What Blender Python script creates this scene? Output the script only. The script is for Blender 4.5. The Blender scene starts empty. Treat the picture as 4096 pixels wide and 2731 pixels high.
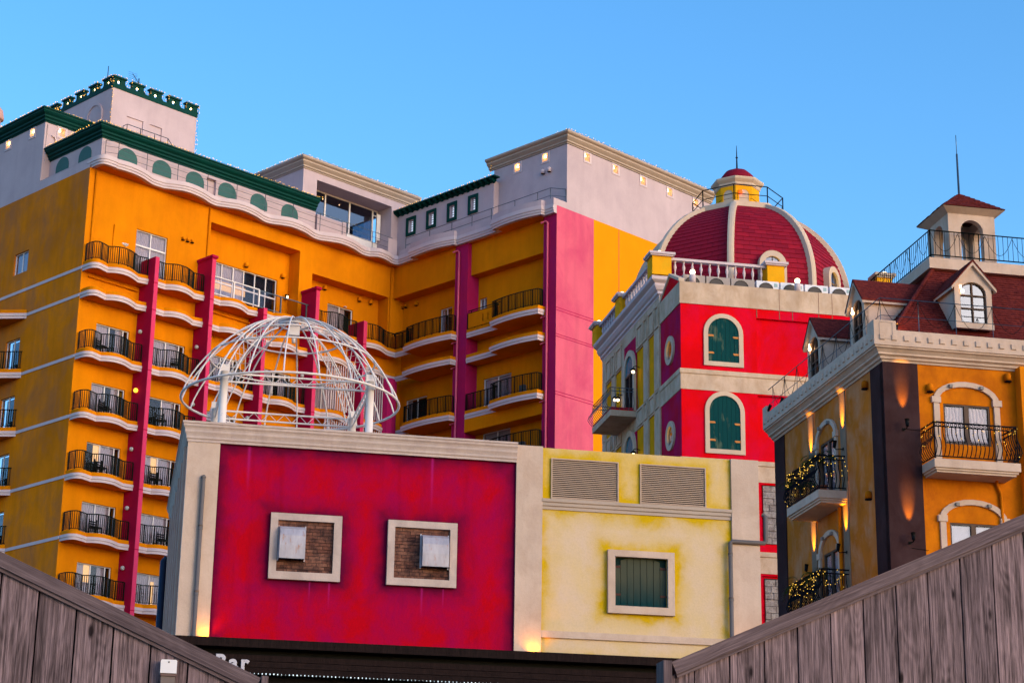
import bpy, math, random
from mathutils import Matrix, Vector
random.seed(7)
R = math.radians
PI = math.pi
S = bpy.context.scene
C = S.collection

# ---------------------------------------------------------------- camera, sky, sun, exposure
cam = bpy.data.cameras.new('camera'); cam.sensor_width = 36; cam.lens = 69.84; cam.clip_end = 3000; cam.clip_start = .1
camo = bpy.data.objects.new('camera', cam); C.objects.link(camo)
camo.matrix_world = Matrix.Translation((0, 0, 1.6)) @ Matrix.Rotation(R(90 + 17.37), 4, 'X') @ Matrix.Rotation(R(.91), 4, 'Z')
S.camera = camo
SUN_EL, SUN_AZ = 15.0, 130.0          # low evening sun behind the camera's right shoulder, azimuth from +Y clockwise
w = bpy.data.worlds.new('World'); S.world = w; w.use_nodes = True
wn = w.node_tree; bg = wn.nodes['Background']
sky = wn.nodes.new('ShaderNodeTexSky'); sky.sky_type = 'NISHITA'; sky.sun_disc = False
sky.sun_elevation = R(SUN_EL); sky.sun_rotation = R(SUN_AZ); sky.altitude = 0
sky.air_density = 1.0; sky.dust_density = 1.5; sky.ozone_density = 2.8
hs = wn.nodes.new('ShaderNodeHueSaturation'); hs.inputs['Saturation'].default_value = 1.25; hs.inputs['Hue'].default_value = .499
wn.links.new(sky.outputs[0], hs.inputs['Color']); wn.links.new(hs.outputs[0], bg.inputs['Color'])
bg.inputs['Strength'].default_value = .15
sl = bpy.data.lights.new('sun', 'SUN'); sl.energy = .12; sl.angle = R(50); sl.color = (1.0, .64, .62)
so = bpy.data.objects.new('sun', sl); C.objects.link(so)
sd = Vector((math.sin(R(SUN_AZ)) * math.cos(R(SUN_EL)), math.cos(R(SUN_AZ)) * math.cos(R(SUN_EL)), math.sin(R(SUN_EL))))
so.rotation_euler = sd.to_track_quat('Z', 'Y').to_euler()
S.view_settings.view_transform = 'Standard'; S.view_settings.look = 'None'
S.view_settings.gamma = 1; S.view_settings.exposure = 1.28; S.view_settings.use_curve_mapping = False
S.render.engine = 'CYCLES'
S.cycles.max_bounces = 5; S.cycles.diffuse_bounces = 3; S.cycles.glossy_bounces = 2; S.cycles.transmission_bounces = 3
S.cycles.transparent_max_bounces = 8; S.cycles.sample_clamp_indirect = 4; S.cycles.use_denoising = True

# ---------------------------------------------------------------- node helpers
class N:
    """small expression builder for node trees"""
    def __init__(s, name, rough=.85):
        s.m = bpy.data.materials.new(name); s.m.use_nodes = True; s.t = s.m.node_tree
        s.b = s.t.nodes['Principled BSDF']; s.b.inputs['Roughness'].default_value = rough
        s.b.inputs['Specular IOR Level'].default_value = .05
        s._pos = s._obj = None
    def n(s, typ): return s.t.nodes.new(typ)
    def lk(s, a, b): s.t.links.new(a, b)
    def inp(s, sock, v):
        if hasattr(v, 'is_output'): s.lk(v, sock)
        else: sock.default_value = v
    def pos(s):
        if not s._pos: s._pos = s.n('ShaderNodeNewGeometry').outputs['Position']
        return s._pos
    def obj(s):
        if not s._obj: s._obj = s.n('ShaderNodeTexCoord').outputs['Object']
        return s._obj
    def math(s, op, a, b=0.0, c=0.0, clamp=False):
        q = s.n('ShaderNodeMath'); q.operation = op; q.use_clamp = clamp
        s.inp(q.inputs[0], a); s.inp(q.inputs[1], b); s.inp(q.inputs[2], c); return q.outputs[0]
    def xyz(s, v):
        q = s.n('ShaderNodeSeparateXYZ'); s.lk(v, q.inputs[0]); return q.outputs
    def scale(s, v, sc, off=None):
        q = s.n('ShaderNodeVectorMath'); q.operation = 'MULTIPLY_ADD'; s.lk(v, q.inputs[0]); q.inputs[1].default_value = sc
        if off is not None: s.inp(q.inputs[2], off)
        return q.outputs[0]
    def noise(s, v, scale=1., detail=4., rough=.55, dist=0.):
        q = s.n('ShaderNodeTexNoise'); s.lk(v, q.inputs['Vector']); q.inputs['Scale'].default_value = scale
        q.inputs['Detail'].default_value = detail; q.inputs['Roughness'].default_value = rough; q.inputs['Distortion'].default_value = dist
        return q.outputs['Fac']
    def ramp(s, f, *st):
        q = s.n('ShaderNodeValToRGB'); s.lk(f, q.inputs[0]); e = q.color_ramp.elements
        while len(e) < len(st): e.new(.5)
        for i, (p, c) in enumerate(st):
            e[i].position = p; e[i].color = (c, c, c, 1) if isinstance(c, (int, float)) else (*c, 1)
        return q.outputs[0]
    def mix(s, f, a, b, mode='MIX'):
        q = s.n('ShaderNodeMix'); q.data_type = 'RGBA'; q.blend_type = mode
        s.inp(q.inputs[0], f)
        for k, v in ((6, a), (7, b)):
            if isinstance(v, tuple): v = (*v, 1)
            s.inp(q.inputs[k], v)
        return q.outputs[2]
    def bump(s, h, strength=.3, dist=.01):
        q = s.n('ShaderNodeBump'); q.inputs['Strength'].default_value = strength; q.inputs['Distance'].default_value = dist
        s.lk(h, q.inputs['Height']); s.lk(q.outputs[0], s.b.inputs['Normal'])
    def base(s, c):
        s.inp(s.b.inputs['Base Color'], (*c, 1) if isinstance(c, tuple) else c)

def mul(c, k): return tuple(min(1, max(0, x * k)) for x in c)

def stucco(name, col, var=.14, tint=None, amt=.5, sc=.6, rough=.85, bump=.25, streak=.25, fine=18):
    m = N(name, rough); p = m.pos()
    big = m.ramp(m.noise(p, sc, 5, .6), (.32, 0), (.68, 1))
    c = m.mix(big, mul(col, 1 - var), mul(col, 1 + var * .5))
    if tint:
        f = m.ramp(m.noise(m.scale(p, (1, 1, .7), (5.3, 1.7, 9.1)), sc * 1.7, 5, .65, .4), (.42, 0), (.68, 1))
        c = m.mix(m.math('MULTIPLY', f, amt), c, tint)
    st = m.ramp(m.noise(m.scale(p, (1, 1, .08)), 2.2, 5, .6), (.45, 0), (.75, 1))
    c = m.mix(m.math('MULTIPLY', st, streak), c, mul(col, .62))
    g = m.noise(p, fine, 4, .65)
    c = m.mix(m.math('MULTIPLY', m.math('SUBTRACT', g, .5), .28), c, (0, 0, 0))
    m.base(c); m.bump(m.noise(p, fine * 1.4, 5, .7), bump, .02)
    return m.m

def plain(name, col, rough=.6, metal=0., noise=.12, sc=6):
    m = N(name, rough); f = m.noise(m.pos(), sc, 4)
    m.base(m.mix(f, mul(col, 1 - noise), mul(col, 1 + noise))); m.b.inputs['Metallic'].default_value = metal
    return m.m

def emit(name, col, st, sample=True):
    m = N(name); m.base(mul(col, .6)); m.b.inputs['Emission Color'].default_value = (*col, 1); m.b.inputs['Emission Strength'].default_value = st
    if not sample: m.m.cycles.emission_sampling = 'NONE'
    return m.m

def glassmat(name, tint, trans=.6, rough=.04):
    m = bpy.data.materials.new(name); m.use_nodes = True; t = m.node_tree; t.nodes.clear()
    o = t.nodes.new('ShaderNodeOutputMaterial'); g = t.nodes.new('ShaderNodeBsdfGlossy'); g.inputs['Roughness'].default_value = rough
    g.inputs['Color'].default_value = (.9, .93, 1, 1)
    tr = t.nodes.new('ShaderNodeBsdfTransparent'); tr.inputs['Color'].default_value = (*tint, 1)
    lw = t.nodes.new('ShaderNodeLayerWeight'); lw.inputs['Blend'].default_value = .5
    pw_ = t.nodes.new('ShaderNodeMath'); pw_.operation = 'POWER'; pw_.inputs[1].default_value = 4; t.links.new(lw.outputs['Facing'], pw_.inputs[0])
    ma = t.nodes.new('ShaderNodeMath'); ma.operation = 'MULTIPLY_ADD'; ma.inputs[1].default_value = .8; ma.inputs[2].default_value = 1 - trans; ma.use_clamp = True
    mx = t.nodes.new('ShaderNodeMixShader'); t.links.new(pw_.outputs[0], ma.inputs[0]); t.links.new(ma.outputs[0], mx.inputs[0])
    t.links.new(tr.outputs[0], mx.inputs[1]); t.links.new(g.outputs[0], mx.inputs[2]); t.links.new(mx.outputs[0], o.inputs[0])
    return m

# ---------------------------------------------------------------- geometry helpers
def offset(path, d, closed=False):
    """offset a 2-D polyline to its left by d (mitred)"""
    n = len(path); out = []
    for i in range(n):
        a = path[i - 1] if (i > 0 or closed) else None; b = path[i]; c = path[(i + 1) % n] if (i < n - 1 or closed) else None
        ns = []
        for p, q in ((a, b), (b, c)):
            if p and q:
                dx, dy = q[0] - p[0], q[1] - p[1]; l = math.hypot(dx, dy) or 1; ns.append((-dy / l, dx / l))
        if len(ns) == 2:
            mx, my = ns[0][0] + ns[1][0], ns[0][1] + ns[1][1]; l2 = mx * mx + my * my
            k = 2 / max(l2, .5); out.append((b[0] + mx * k * d, b[1] + my * k * d))
        else: out.append((b[0] + ns[0][0] * d, b[1] + ns[0][1] * d))
    return out

def smooth(pts, k=4):
    """Catmull-Rom through the points; a point with a third entry is a kink"""
    segs = [[pts[0]]]
    for p in pts[1:]:
        segs[-1].append(p)
        if len(p) > 2: segs.append([p])
    out = [pts[0][:2]]
    for s in segs:
        for i in range(len(s) - 1):
            p0 = s[max(i - 1, 0)]; p1 = s[i]; p2 = s[i + 1]; p3 = s[min(i + 2, len(s) - 1)]
            for j in range(1, k + 1):
                t = j / k
                out.append(tuple(.5 * (2 * p1[a] + (p2[a] - p0[a]) * t + (2 * p0[a] - 5 * p1[a] + 4 * p2[a] - p3[a]) * t * t + (3 * p1[a] - p0[a] - 3 * p2[a] + p3[a]) * t ** 3) for a in (0, 1)))
    return out

class MB:
    def __init__(s, xf=None): s.v = []; s.f = []; s.xf = xf; s.sm = []
    def add(s, vs, fs, sm=False):
        o = len(s.v); s.v += [s.xf(*p) if s.xf else tuple(p) for p in vs]
        s.f += [tuple(i + o for i in f) for f in fs]; s.sm += [sm] * len(fs)
    def box(s, x0, x1, y0, y1, z0, z1):
        s.add([(x0, y0, z0), (x1, y0, z0), (x1, y1, z0), (x0, y1, z0), (x0, y0, z1), (x1, y0, z1), (x1, y1, z1), (x0, y1, z1)],
              [(3, 2, 1, 0), (4, 5, 6, 7), (0, 1, 5, 4), (1, 2, 6, 5), (2, 3, 7, 6), (3, 0, 4, 7)]); return s
    def quad(s, a, b, c, d): s.add([a, b, c, d], [(0, 1, 2, 3)])
    def poly(s, pts): s.add(pts, [tuple(range(len(pts)))])
    def prism(s, path, z0, z1):
        """vertical prism over a 2-D plan"""
        n = len(path)
        s.add([(x, y, z0) for x, y in path] + [(x, y, z1) for x, y in path],
              [tuple(range(n))[::-1], tuple(range(n, 2 * n))] + [(i, (i + 1) % n, (i + 1) % n + n, i + n) for i in range(n)]); return s
    def slab(s, outline, d0, d1):
        """prism over an outline in the (u, z) facade plane, from depth d0 to d1"""
        n = len(outline)
        s.add([(u, d0, z) for u, z in outline] + [(u, d1, z) for u, z in outline],
              [tuple(range(n)), tuple(range(n, 2 * n))[::-1]] + [(i, i + n, (i + 1) % n + n, (i + 1) % n) for i in range(n)]); return s
    def ring(s, outer, inner, d0, d1):
        """frame between two outlines with the same number of points (facade plane)"""
        n = len(outer); V = [(u, d0, z) for u, z in outer] + [(u, d0, z) for u, z in inner] + [(u, d1, z) for u, z in outer] + [(u, d1, z) for u, z in inner]
        F = []
        for i in range(n):
            j = (i + 1) % n; F += [(i, j, n + j, n + i), (2 * n + i, 3 * n + i, 3 * n + j, 2 * n + j), (i, 2 * n + i, 2 * n + j, j), (n + i, n + j, 3 * n + j, 3 * n + i)]
        s.add(V, F); return s
    def sweep(s, path, prof, closed=False, z=0):
        """profile points (out, z) swept along a plan polyline; out is to the right of travel"""
        rows = [offset(path, -o, closed) for o, _ in prof]; n = len(path); m = len(prof)
        V = [(rows[k][i][0], rows[k][i][1], z + prof[k][1]) for i in range(n) for k in range(m)]
        F = []
        for i in range(n if closed else n - 1):
            a = i * m; b = ((i + 1) % n) * m
            for k in range(m - 1): F.append((a + k, b + k, b + k + 1, a + k + 1))
            F.append((a + m - 1, b + m - 1, b, a))
        if not closed: F += [tuple(range(m)), tuple(range((n - 1) * m, n * m))[::-1]]
        s.add(V, F); return s
    def tube(s, pts, r, n=6, closed=False, sm=True):
        pts = [Vector(p) for p in pts]; N_ = len(pts); V = []; up = None
        for i, p in enumerate(pts):
            a = pts[i - 1] if (i or closed) else p; b = pts[(i + 1) % N_] if (i < N_ - 1 or closed) else p
            t = (b - a).normalized()
            if up is None: up = Vector((0, 0, 1)) if abs(t.z) < .9 else Vector((1, 0, 0))
            x = t.cross(up)
            if x.length < 1e-4: x = t.orthogonal()
            x.normalize(); y = x.cross(t).normalized(); up = y
            rr = r[i] if isinstance(r, (list, tuple)) else r
            V += [tuple(p + (x * math.cos(2 * PI * k / n) + y * math.sin(2 * PI * k / n)) * rr) for k in range(n)]
        F = []
        for i in range(N_ if closed else N_ - 1):
            a = i * n; b = ((i + 1) % N_) * n
            F += [(a + k, a + (k + 1) % n, b + (k + 1) % n, b + k) for k in range(n)]
        if not closed: F += [tuple(range(n)), tuple(range((N_ - 1) * n, N_ * n))[::-1]]
        s.add(V, F, sm); return s
    def lathe(s, prof, c=(0, 0), n=12, sm=True, ph=0):
        V = [(c[0] + r * math.cos(2 * PI * (k + ph) / n), c[1] + r * math.sin(2 * PI * (k + ph) / n), z) for r, z in prof for k in range(n)]
        F = [(i * n + k, i * n + (k + 1) % n, (i + 1) * n + (k + 1) % n, (i + 1) * n + k) for i in range(len(prof) - 1) for k in range(n)]
        F += [tuple(range(n))[::-1], tuple(range((len(prof) - 1) * n, len(prof) * n))]
        s.add(V, F, sm); return s
    def ball(s, c, r, n=8):
        V = []; k = max(3, n // 2)
        for i in range(1, k):
            a = PI * i / k; V += [(c[0] + r * math.sin(a) * math.cos(2 * PI * j / n), c[1] + r * math.sin(a) * math.sin(2 * PI * j / n), c[2] + r * math.cos(a)) for j in range(n)]
        V += [(c[0], c[1], c[2] + r), (c[0], c[1], c[2] - r)]; t = len(V) - 2
        F = [(i * n + j, (i + 1) * n + j, (i + 1) * n + (j + 1) % n, i * n + (j + 1) % n) for i in range(k - 2) for j in range(n)]
        F += [(t, j, (j + 1) % n) for j in range(n)] + [(t + 1, (k - 2) * n + (j + 1) % n, (k - 2) * n + j) for j in range(n)]
        s.add(V, F, True); return s
    def spark(s, c, r):
        x, y, z = c
        s.add([(x + r, y, z), (x - r, y, z), (x, y + r, z), (x, y - r, z), (x, y, z + r), (x, y, z - r)],
              [(0, 2, 4), (2, 1, 4), (1, 3, 4), (3, 0, 4), (2, 0, 5), (1, 2, 5), (3, 1, 5), (0, 3, 5)])
    def wall(s, u0, u1, z0, z1, holes=(), d=0., depth=.3, back=False):
        """facade sheet with rectangular openings and their reveals"""
        us = sorted({u0, u1, *[h[0] for h in holes], *[h[1] for h in holes]}); zs = sorted({z0, z1, *[h[2] for h in holes], *[h[3] for h in holes]})
        for a, b in zip(us, us[1:]):
            for c, e in zip(zs, zs[1:]):
                cu, cz = (a + b) / 2, (c + e) / 2
                if cu < u0 or cu > u1 or cz < z0 or cz > z1 or any(h[0] < cu < h[1] and h[2] < cz < h[3] for h in holes): continue
                s.quad((a, d, c), (b, d, c), (b, d, e), (a, d, e))
        for h in holes:
            D = d + (h[4] if len(h) > 4 else depth); a, b, c, e = h[:4]
            s.quad((a, d, c), (a, D, c), (b, D, c), (b, d, c)); s.quad((a, d, e), (b, d, e), (b, D, e), (a, D, e))
            s.quad((a, d, c), (a, d, e), (a, D, e), (a, D, c)); s.quad((b, d, c), (b, D, c), (b, D, e), (b, d, e))
            if back: s.quad((a, D, c), (b, D, c), (b, D, e), (a, D, e))
        return s
    def mesh(s, name, mat):
        me = bpy.data.meshes.new(name); me.from_pydata(s.v, [], s.f)
        if any(s.sm): me.polygons.foreach_set('use_smooth', s.sm)
        me.materials.append(mat); me.update(); return me
    def build(s, name, mat, parent=None, loc=None, rot=0, label=None, kind=None):
        return put(name, s.mesh(name, mat), parent, loc, rot, label, kind)

def put(name, me, parent=None, loc=None, rot=0, label=None, kind=None):
    o = bpy.data.objects.new(name, me); C.objects.link(o); o.parent = parent
    if loc: o.location = loc
    if rot: o.rotation_euler.z = R(rot)
    if label: o['label'] = label
    if kind: o['kind'] = kind
    return o

def tag(o, label=None, cat=None, group=None, kind=None):
    for k, v in (('label', label), ('category', cat), ('group', group), ('kind', kind)):
        if v: o[k] = v
    return o

def thing(name, label, cat, loc=(0, 0, 0), rot=0, group=None):
    o = bpy.data.objects.new(name, None); C.objects.link(o); o.location = loc; o.rotation_euler.z = R(rot)
    return tag(o, label, cat, group)

def copy_tree(o, parent=None):
    c = o.copy(); C.objects.link(c); c.parent = parent
    for ch in o.children: copy_tree(ch, c)
    return c

BOXES = {}
def bx(name, mat, parent, x0, x1, y0, y1, z0, z1, rot=0, loc=None):
    """a box part that shares its mesh with every box of the same size and material"""
    k = (name, mat.name, round(x1 - x0, 4), round(y1 - y0, 4), round(z1 - z0, 4))
    if k not in BOXES: BOXES[k] = MB().box(0, x1 - x0, 0, y1 - y0, 0, z1 - z0).mesh(name, mat)
    return put(name, BOXES[k], parent, loc or (x0, y0, z0), rot)

def arch(u0, u1, z0, z1, rise=None, n=12, lo=True):
    """outline of a round-headed opening, counted from the lower left"""
    c = (u0 + u1) / 2; r = (u1 - u0) / 2; rise = r if rise is None else rise; zs = z1 - rise
    return [(u0, z0), (u1, z0)] + [(c + r * math.cos(PI * k / n), zs + rise * math.sin(PI * k / n)) for k in range(n + 1)]

def rect(u0, u1, z0, z1): return [(u0, z0), (u1, z0), (u1, z1), (u0, z1)]

# ---------------------------------------------------------------- materials
ORANGE = stucco('orange_stucco', (.70, .215, .001), .16, (.50, .135, .002), .45, .3, streak=.3)
ORANGE_SIDE = stucco('weathered_orange_stucco', (.74, .205, .002), .24, (.36, .13, .05), .8, .3, streak=.45)
WHITE = stucco('white_stucco', (.52, .41, .45), .09, (.42, .33, .37), .6, .35, streak=.18, bump=.12)
TRIM = stucco('white_trim', (.58, .47, .51), .05, (.6, .55, .55), .3, 1.2, streak=.1, bump=.05)
BEIGE = stucco('beige_cornice_stucco', (.42, .33, .28), .08, (.40, .33, .29), .4, 1., streak=.15, bump=.08)
GREEN = stucco('dark_green_paint', (.002, .045, .038), .15, (.004, .03, .035), .4, 1., rough=.5, streak=.1, bump=.05)
GREENGREY = plain('green_grey_panel', (.05, .13, .13), .6)
PINK = stucco('pink_stucco', (.66, .115, .19), .10, (.50, .05, .14), .7, .35, streak=.35)
FINRED = stucco('crimson_fin_stucco', (.42, .006, .045), .12, (.34, .006, .06), .4, .6, streak=.1)
FINLIT = stucco('pink_lit_fin_edge', (.66, .045, .13), .1, (.6, .06, .18), .4, .6, streak=.1)  # lighter copy of the fin stucco: light on the front edge put into the colour
MAGENTA = stucco('magenta_stucco', (.42, .012, .09), .14, (.32, .012, .14), .4, .6, streak=.15)
CREAM = stucco('cream_stucco', (.58, .45, .36), .07, (.58, .42, .28), .4, .9, streak=.2)
CREAM2 = stucco('aged_cream_stone', (.60, .45, .35), .12, (.40, .26, .16), .75, 1.0, streak=.5)
YELLOW = stucco('yellow_stucco', (.74, .31, .003), .15, (.45, .30, .01), .5, 1.3, streak=.2)
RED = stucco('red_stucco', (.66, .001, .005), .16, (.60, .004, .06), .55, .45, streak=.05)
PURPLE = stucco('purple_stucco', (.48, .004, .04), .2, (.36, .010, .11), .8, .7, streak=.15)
BOXCREAM = stucco('weathered_moulding_stucco', (.52, .41, .38), .10, (.36, .27, .25), .6, 1.6, streak=.5)
DBROWN = stucco('dark_brown_stucco', (.036, .016, .018), .15, (.07, .04, .045), .4, .7, streak=.2)
VORANGE = stucco('ochre_rendered_wall', (.60, .165, .004), .28, (.34, .075, .006), .8, .9, streak=.3)
VORANGE_L = stucco('faded_ochre_wall', (.50, .145, .016), .25, (.50, .23, .12), .85, .8, streak=.3)
VCREAM = stucco('cream_render', (.56, .42, .35), .10, (.43, .30, .23), .6, 1.1, streak=.3)
IRON = plain('dark_green_railing_paint', (.004, .009, .008), .45, .3)
STEEL = plain('grey_steel_rail', (.09, .12, .15), .4, .7)
WHITEMETAL = N('peeling_white_paint', .45)
_f = WHITEMETAL.ramp(WHITEMETAL.noise(WHITEMETAL.pos(), 7, 4, .6), (.60, 0), (.62, 1))
WHITEMETAL.base(WHITEMETAL.mix(WHITEMETAL.math('MULTIPLY', _f, .5), (.70, .62, .60), (.36, .40, .50))); WHITEMETAL = WHITEMETAL.m
FRAME = plain('white_window_frame', (.72, .68, .70), .4)
DFRAME = plain('brown_window_frame', (.10, .065, .05), .5)
GLASS = glassmat('window_glass', (.86, .86, .9), .975)
SKYGLASS = glassmat('mirror_like_window_glass', (.42, .42, .47), .87)
DARK = plain('dark_interior', (.012, .010, .012), .9)
BLACK = plain('black_metal', (.008, .008, .009), .5, .4)
CURTAIN = N('white_curtain', .9)
_x = CURTAIN.xyz(CURTAIN.obj())
_w = CURTAIN.math('SINE', CURTAIN.math('ADD', CURTAIN.math('MULTIPLY', _x[0], 60.), CURTAIN.math('MULTIPLY', CURTAIN.noise(CURTAIN.pos(), 2, 2), 20.)))
CURTAIN.base(CURTAIN.mix(CURTAIN.math('MULTIPLY_ADD', _w, .25, .3), (.60, .50, .50), (.33, .27, .28))); CURTAIN.bump(_w, .5, .03); CURTAIN = CURTAIN.m
WARM = emit('warm_room_light', (1., .55, .18), .42)
BULB = emit('warm_bulb', (1., .62, .28), 7.)
GLOBE = emit('globe_lamp_light', (1., .74, .42), 2.6)
FAIRY = emit('fairy_bulb', (1., .50, .10), .75, False)
LED = emit('cold_led', (.75, .9, 1.), .6, False)
REDLAMP = emit('red_signal_lamp', (1., .06, .01), 1.5, False)
PIPE = plain('grey_plastic_pipe', (.13, .115, .12), .5)
BLUEPIPE = plain('dark_blue_pipe', (.02, .035, .07), .5)
GALV = N('galvanised_hood_with_rust', .45)
_n = GALV.ramp(GALV.noise(GALV.scale(GALV.pos(), (1, 1, .35)), 9, 6, .7), (.56, 0), (.66, 1))
_n2 = GALV.noise(GALV.scale(GALV.pos(), (1, 1, .3)), 6, 5, .6)
GALV.base(GALV.mix(GALV.math('MULTIPLY', _n, .55), GALV.mix(_n2, (.17, .17, .22), (.52, .48, .54)), (.33, .12, .03))); GALV.b.inputs['Metallic'].default_value = .25; GALV = GALV.m
MORTAR = plain('dark_mortar', (.05, .035, .035), .95)
BRICK = N('weathered_brick', .9)
_o = BRICK.n('ShaderNodeObjectInfo').outputs['Random']; _n = BRICK.ramp(BRICK.noise(BRICK.pos(), 5, 5, .7), (.38, 0), (.62, 1))
BRICK.base(BRICK.mix(_n, BRICK.mix(_o, (.15, .060, .045), (.26, .12, .085)), BRICK.mix(_o, (.03, .016, .018), (.09, .045, .04)))); BRICK.bump(BRICK.noise(BRICK.pos(), 60, 4), .4, .01); BRICK = BRICK.m
STONE = N('grey_split_stone', .95)
_o = STONE.n('ShaderNodeObjectInfo').outputs['Random']; _n = STONE.noise(STONE.pos(), 5, 8, .8)
STONE.base(STONE.mix(STONE.ramp(_n, (.35, 0), (.65, 1)), (.16, .13, .13), STONE.mix(_o, (.42, .36, .35), (.52, .47, .46)))); STONE.bump(_n, .9, .08); STONE = STONE.m
TILE = N('red_dome_shingle', .65)
_o = TILE.n('ShaderNodeObjectInfo').outputs['Random']; _n = TILE.noise(TILE.pos(), 5, 5, .7)
TILE.base(TILE.mix(_n, TILE.mix(_o, (.20, .004, .014), (.38, .010, .024)), (.20, .012, .035))); TILE.bump(TILE.noise(TILE.pos(), 30, 4), .3, .02); TILE = TILE.m
ROOF = N('brown_red_shingle', .8)
_n = ROOF.noise(ROOF.pos(), 9, 4, .7); ROOF.base(ROOF.mix(ROOF.ramp(_n, (.35, 0), (.65, 1)), (.075, .011, .013), (.165, .027, .021))); ROOF = ROOF.m
SHUT = N('worn_teal_shutter', .7)
_n = SHUT.ramp(SHUT.noise(SHUT.scale(SHUT.pos(), (1, 1, .35)), 3.2, 3, .6), (.56, 0), (.72, 1))
SHUT.base(SHUT.mix(SHUT.math('MULTIPLY', _n, .55), (.002, .045, .050), (.17, .20, .12))); SHUT = SHUT.m
SHUT2 = N('faded_green_shutter', .8)
_z = SHUT2.xyz(SHUT2.pos())[2]; _n = SHUT2.noise(SHUT2.scale(SHUT2.pos(), (4, 4, .8)), 2, 5, .7)
SHUT2.base(SHUT2.mix(SHUT2.math('ADD', SHUT2.math('MULTIPLY', SHUT2.math('SUBTRACT', _z, 9.7, 0), 1.4), SHUT2.math('SUBTRACT', _n, .5), clamp=True), (.003, .03, .036), (.06, .066, .048))); SHUT2 = SHUT2.m
LOUVRE = plain('bronze_louvre', (.44, .32, .25), .5, .0)
ACG = plain('beige_air_conditioner', (.34, .29, .28), .5); ACW = plain('white_air_conditioner', (.68, .68, .76), .45)
LEAF = N('palm_leaf', .6)
_n = LEAF.noise(LEAF.pos(), 6, 3); LEAF.base(LEAF.mix(_n, (.02, .05, .01), (.07, .14, .02))); LEAF = LEAF.m
DRYLEAF = plain('dry_palm_leaf', (.10, .075, .06), .8)
POT = plain('terracotta_pot', (.22, .07, .04), .8)

def wood(name, a, b, dark, sx=1.):
    m = N(name, .82); rnd = m.n('ShaderNodeObjectInfo').outputs['Random']
    cx = m.n('ShaderNodeCombineXYZ'); m.lk(m.math('MULTIPLY', rnd, 37.), cx.inputs[0]); m.lk(m.math('MULTIPLY', rnd, 91.), cx.inputs[2])
    p = m.scale(m.obj(), (1, 1, 1), cx.outputs[0])
    warp = m.noise(m.scale(p, (5, 5, 1.1)), 1.3, 2, .5)
    q = m.xyz(p)
    # annual rings: bands of the warped distance from a tall ellipse axis
    wv = m.math('SINE', m.math('MULTIPLY', m.math('ADD', warp, m.math('MULTIPLY', m.noise(m.scale(p, (60, 60, 1.5)), 1, 3, .6), .06)), 95.))
    fine = m.noise(m.scale(p, (210, 210, 2.6)), 1, 7, .8)
    patch = m.ramp(m.math('ADD', m.math('MULTIPLY', m.noise(m.scale(p, (14, 14, 2.2)), 1, 5, .7, .5), .5), m.math('MULTIPLY', m.noise(m.scale(p, (70, 70, 3.0)), 1, 4, .7, .2), .5)), (.42, 0), (.58, 1))
    c = m.mix(patch, a, b)
    c = m.mix(m.math('MULTIPLY', m.math('MULTIPLY_ADD', wv, .5, .5), .22), c, mul(b, 1.5))
    c = m.mix(m.ramp(fine, (.36, .85), (.60, 0)), c, dark)
    vo = m.n('ShaderNodeTexVoronoi'); m.lk(m.scale(p, (9, 9, 3.4)), vo.inputs['Vector']); vo.inputs['Scale'].default_value = 1.
    knot = m.ramp(vo.outputs['Distance'], (.06, .9), (.13, 0))
    c = m.mix(knot, c, mul(dark, .4))
    c = m.mix(1., c, m.mix(rnd, (.80, .78, .78), (1.1, 1.05, 1.02)), 'MULTIPLY')
    m.base(c); h = m.math('ADD', fine, m.math('MULTIPLY', wv, .25)); m.bump(h, .55, .003)
    return m.m
FENCE = wood('weathered_grey_wood', (.095, .068, .072), (.35, .245, .265), (.022, .014, .017))
FENCECAP = wood('grey_wood_cap_board', (.125, .088, .095), (.185, .135, .145), (.06, .042, .048))
DWOOD = wood('dark_stained_wood', (.012, .007, .0075), (.024, .014, .014), (.004, .003, .003))

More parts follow.
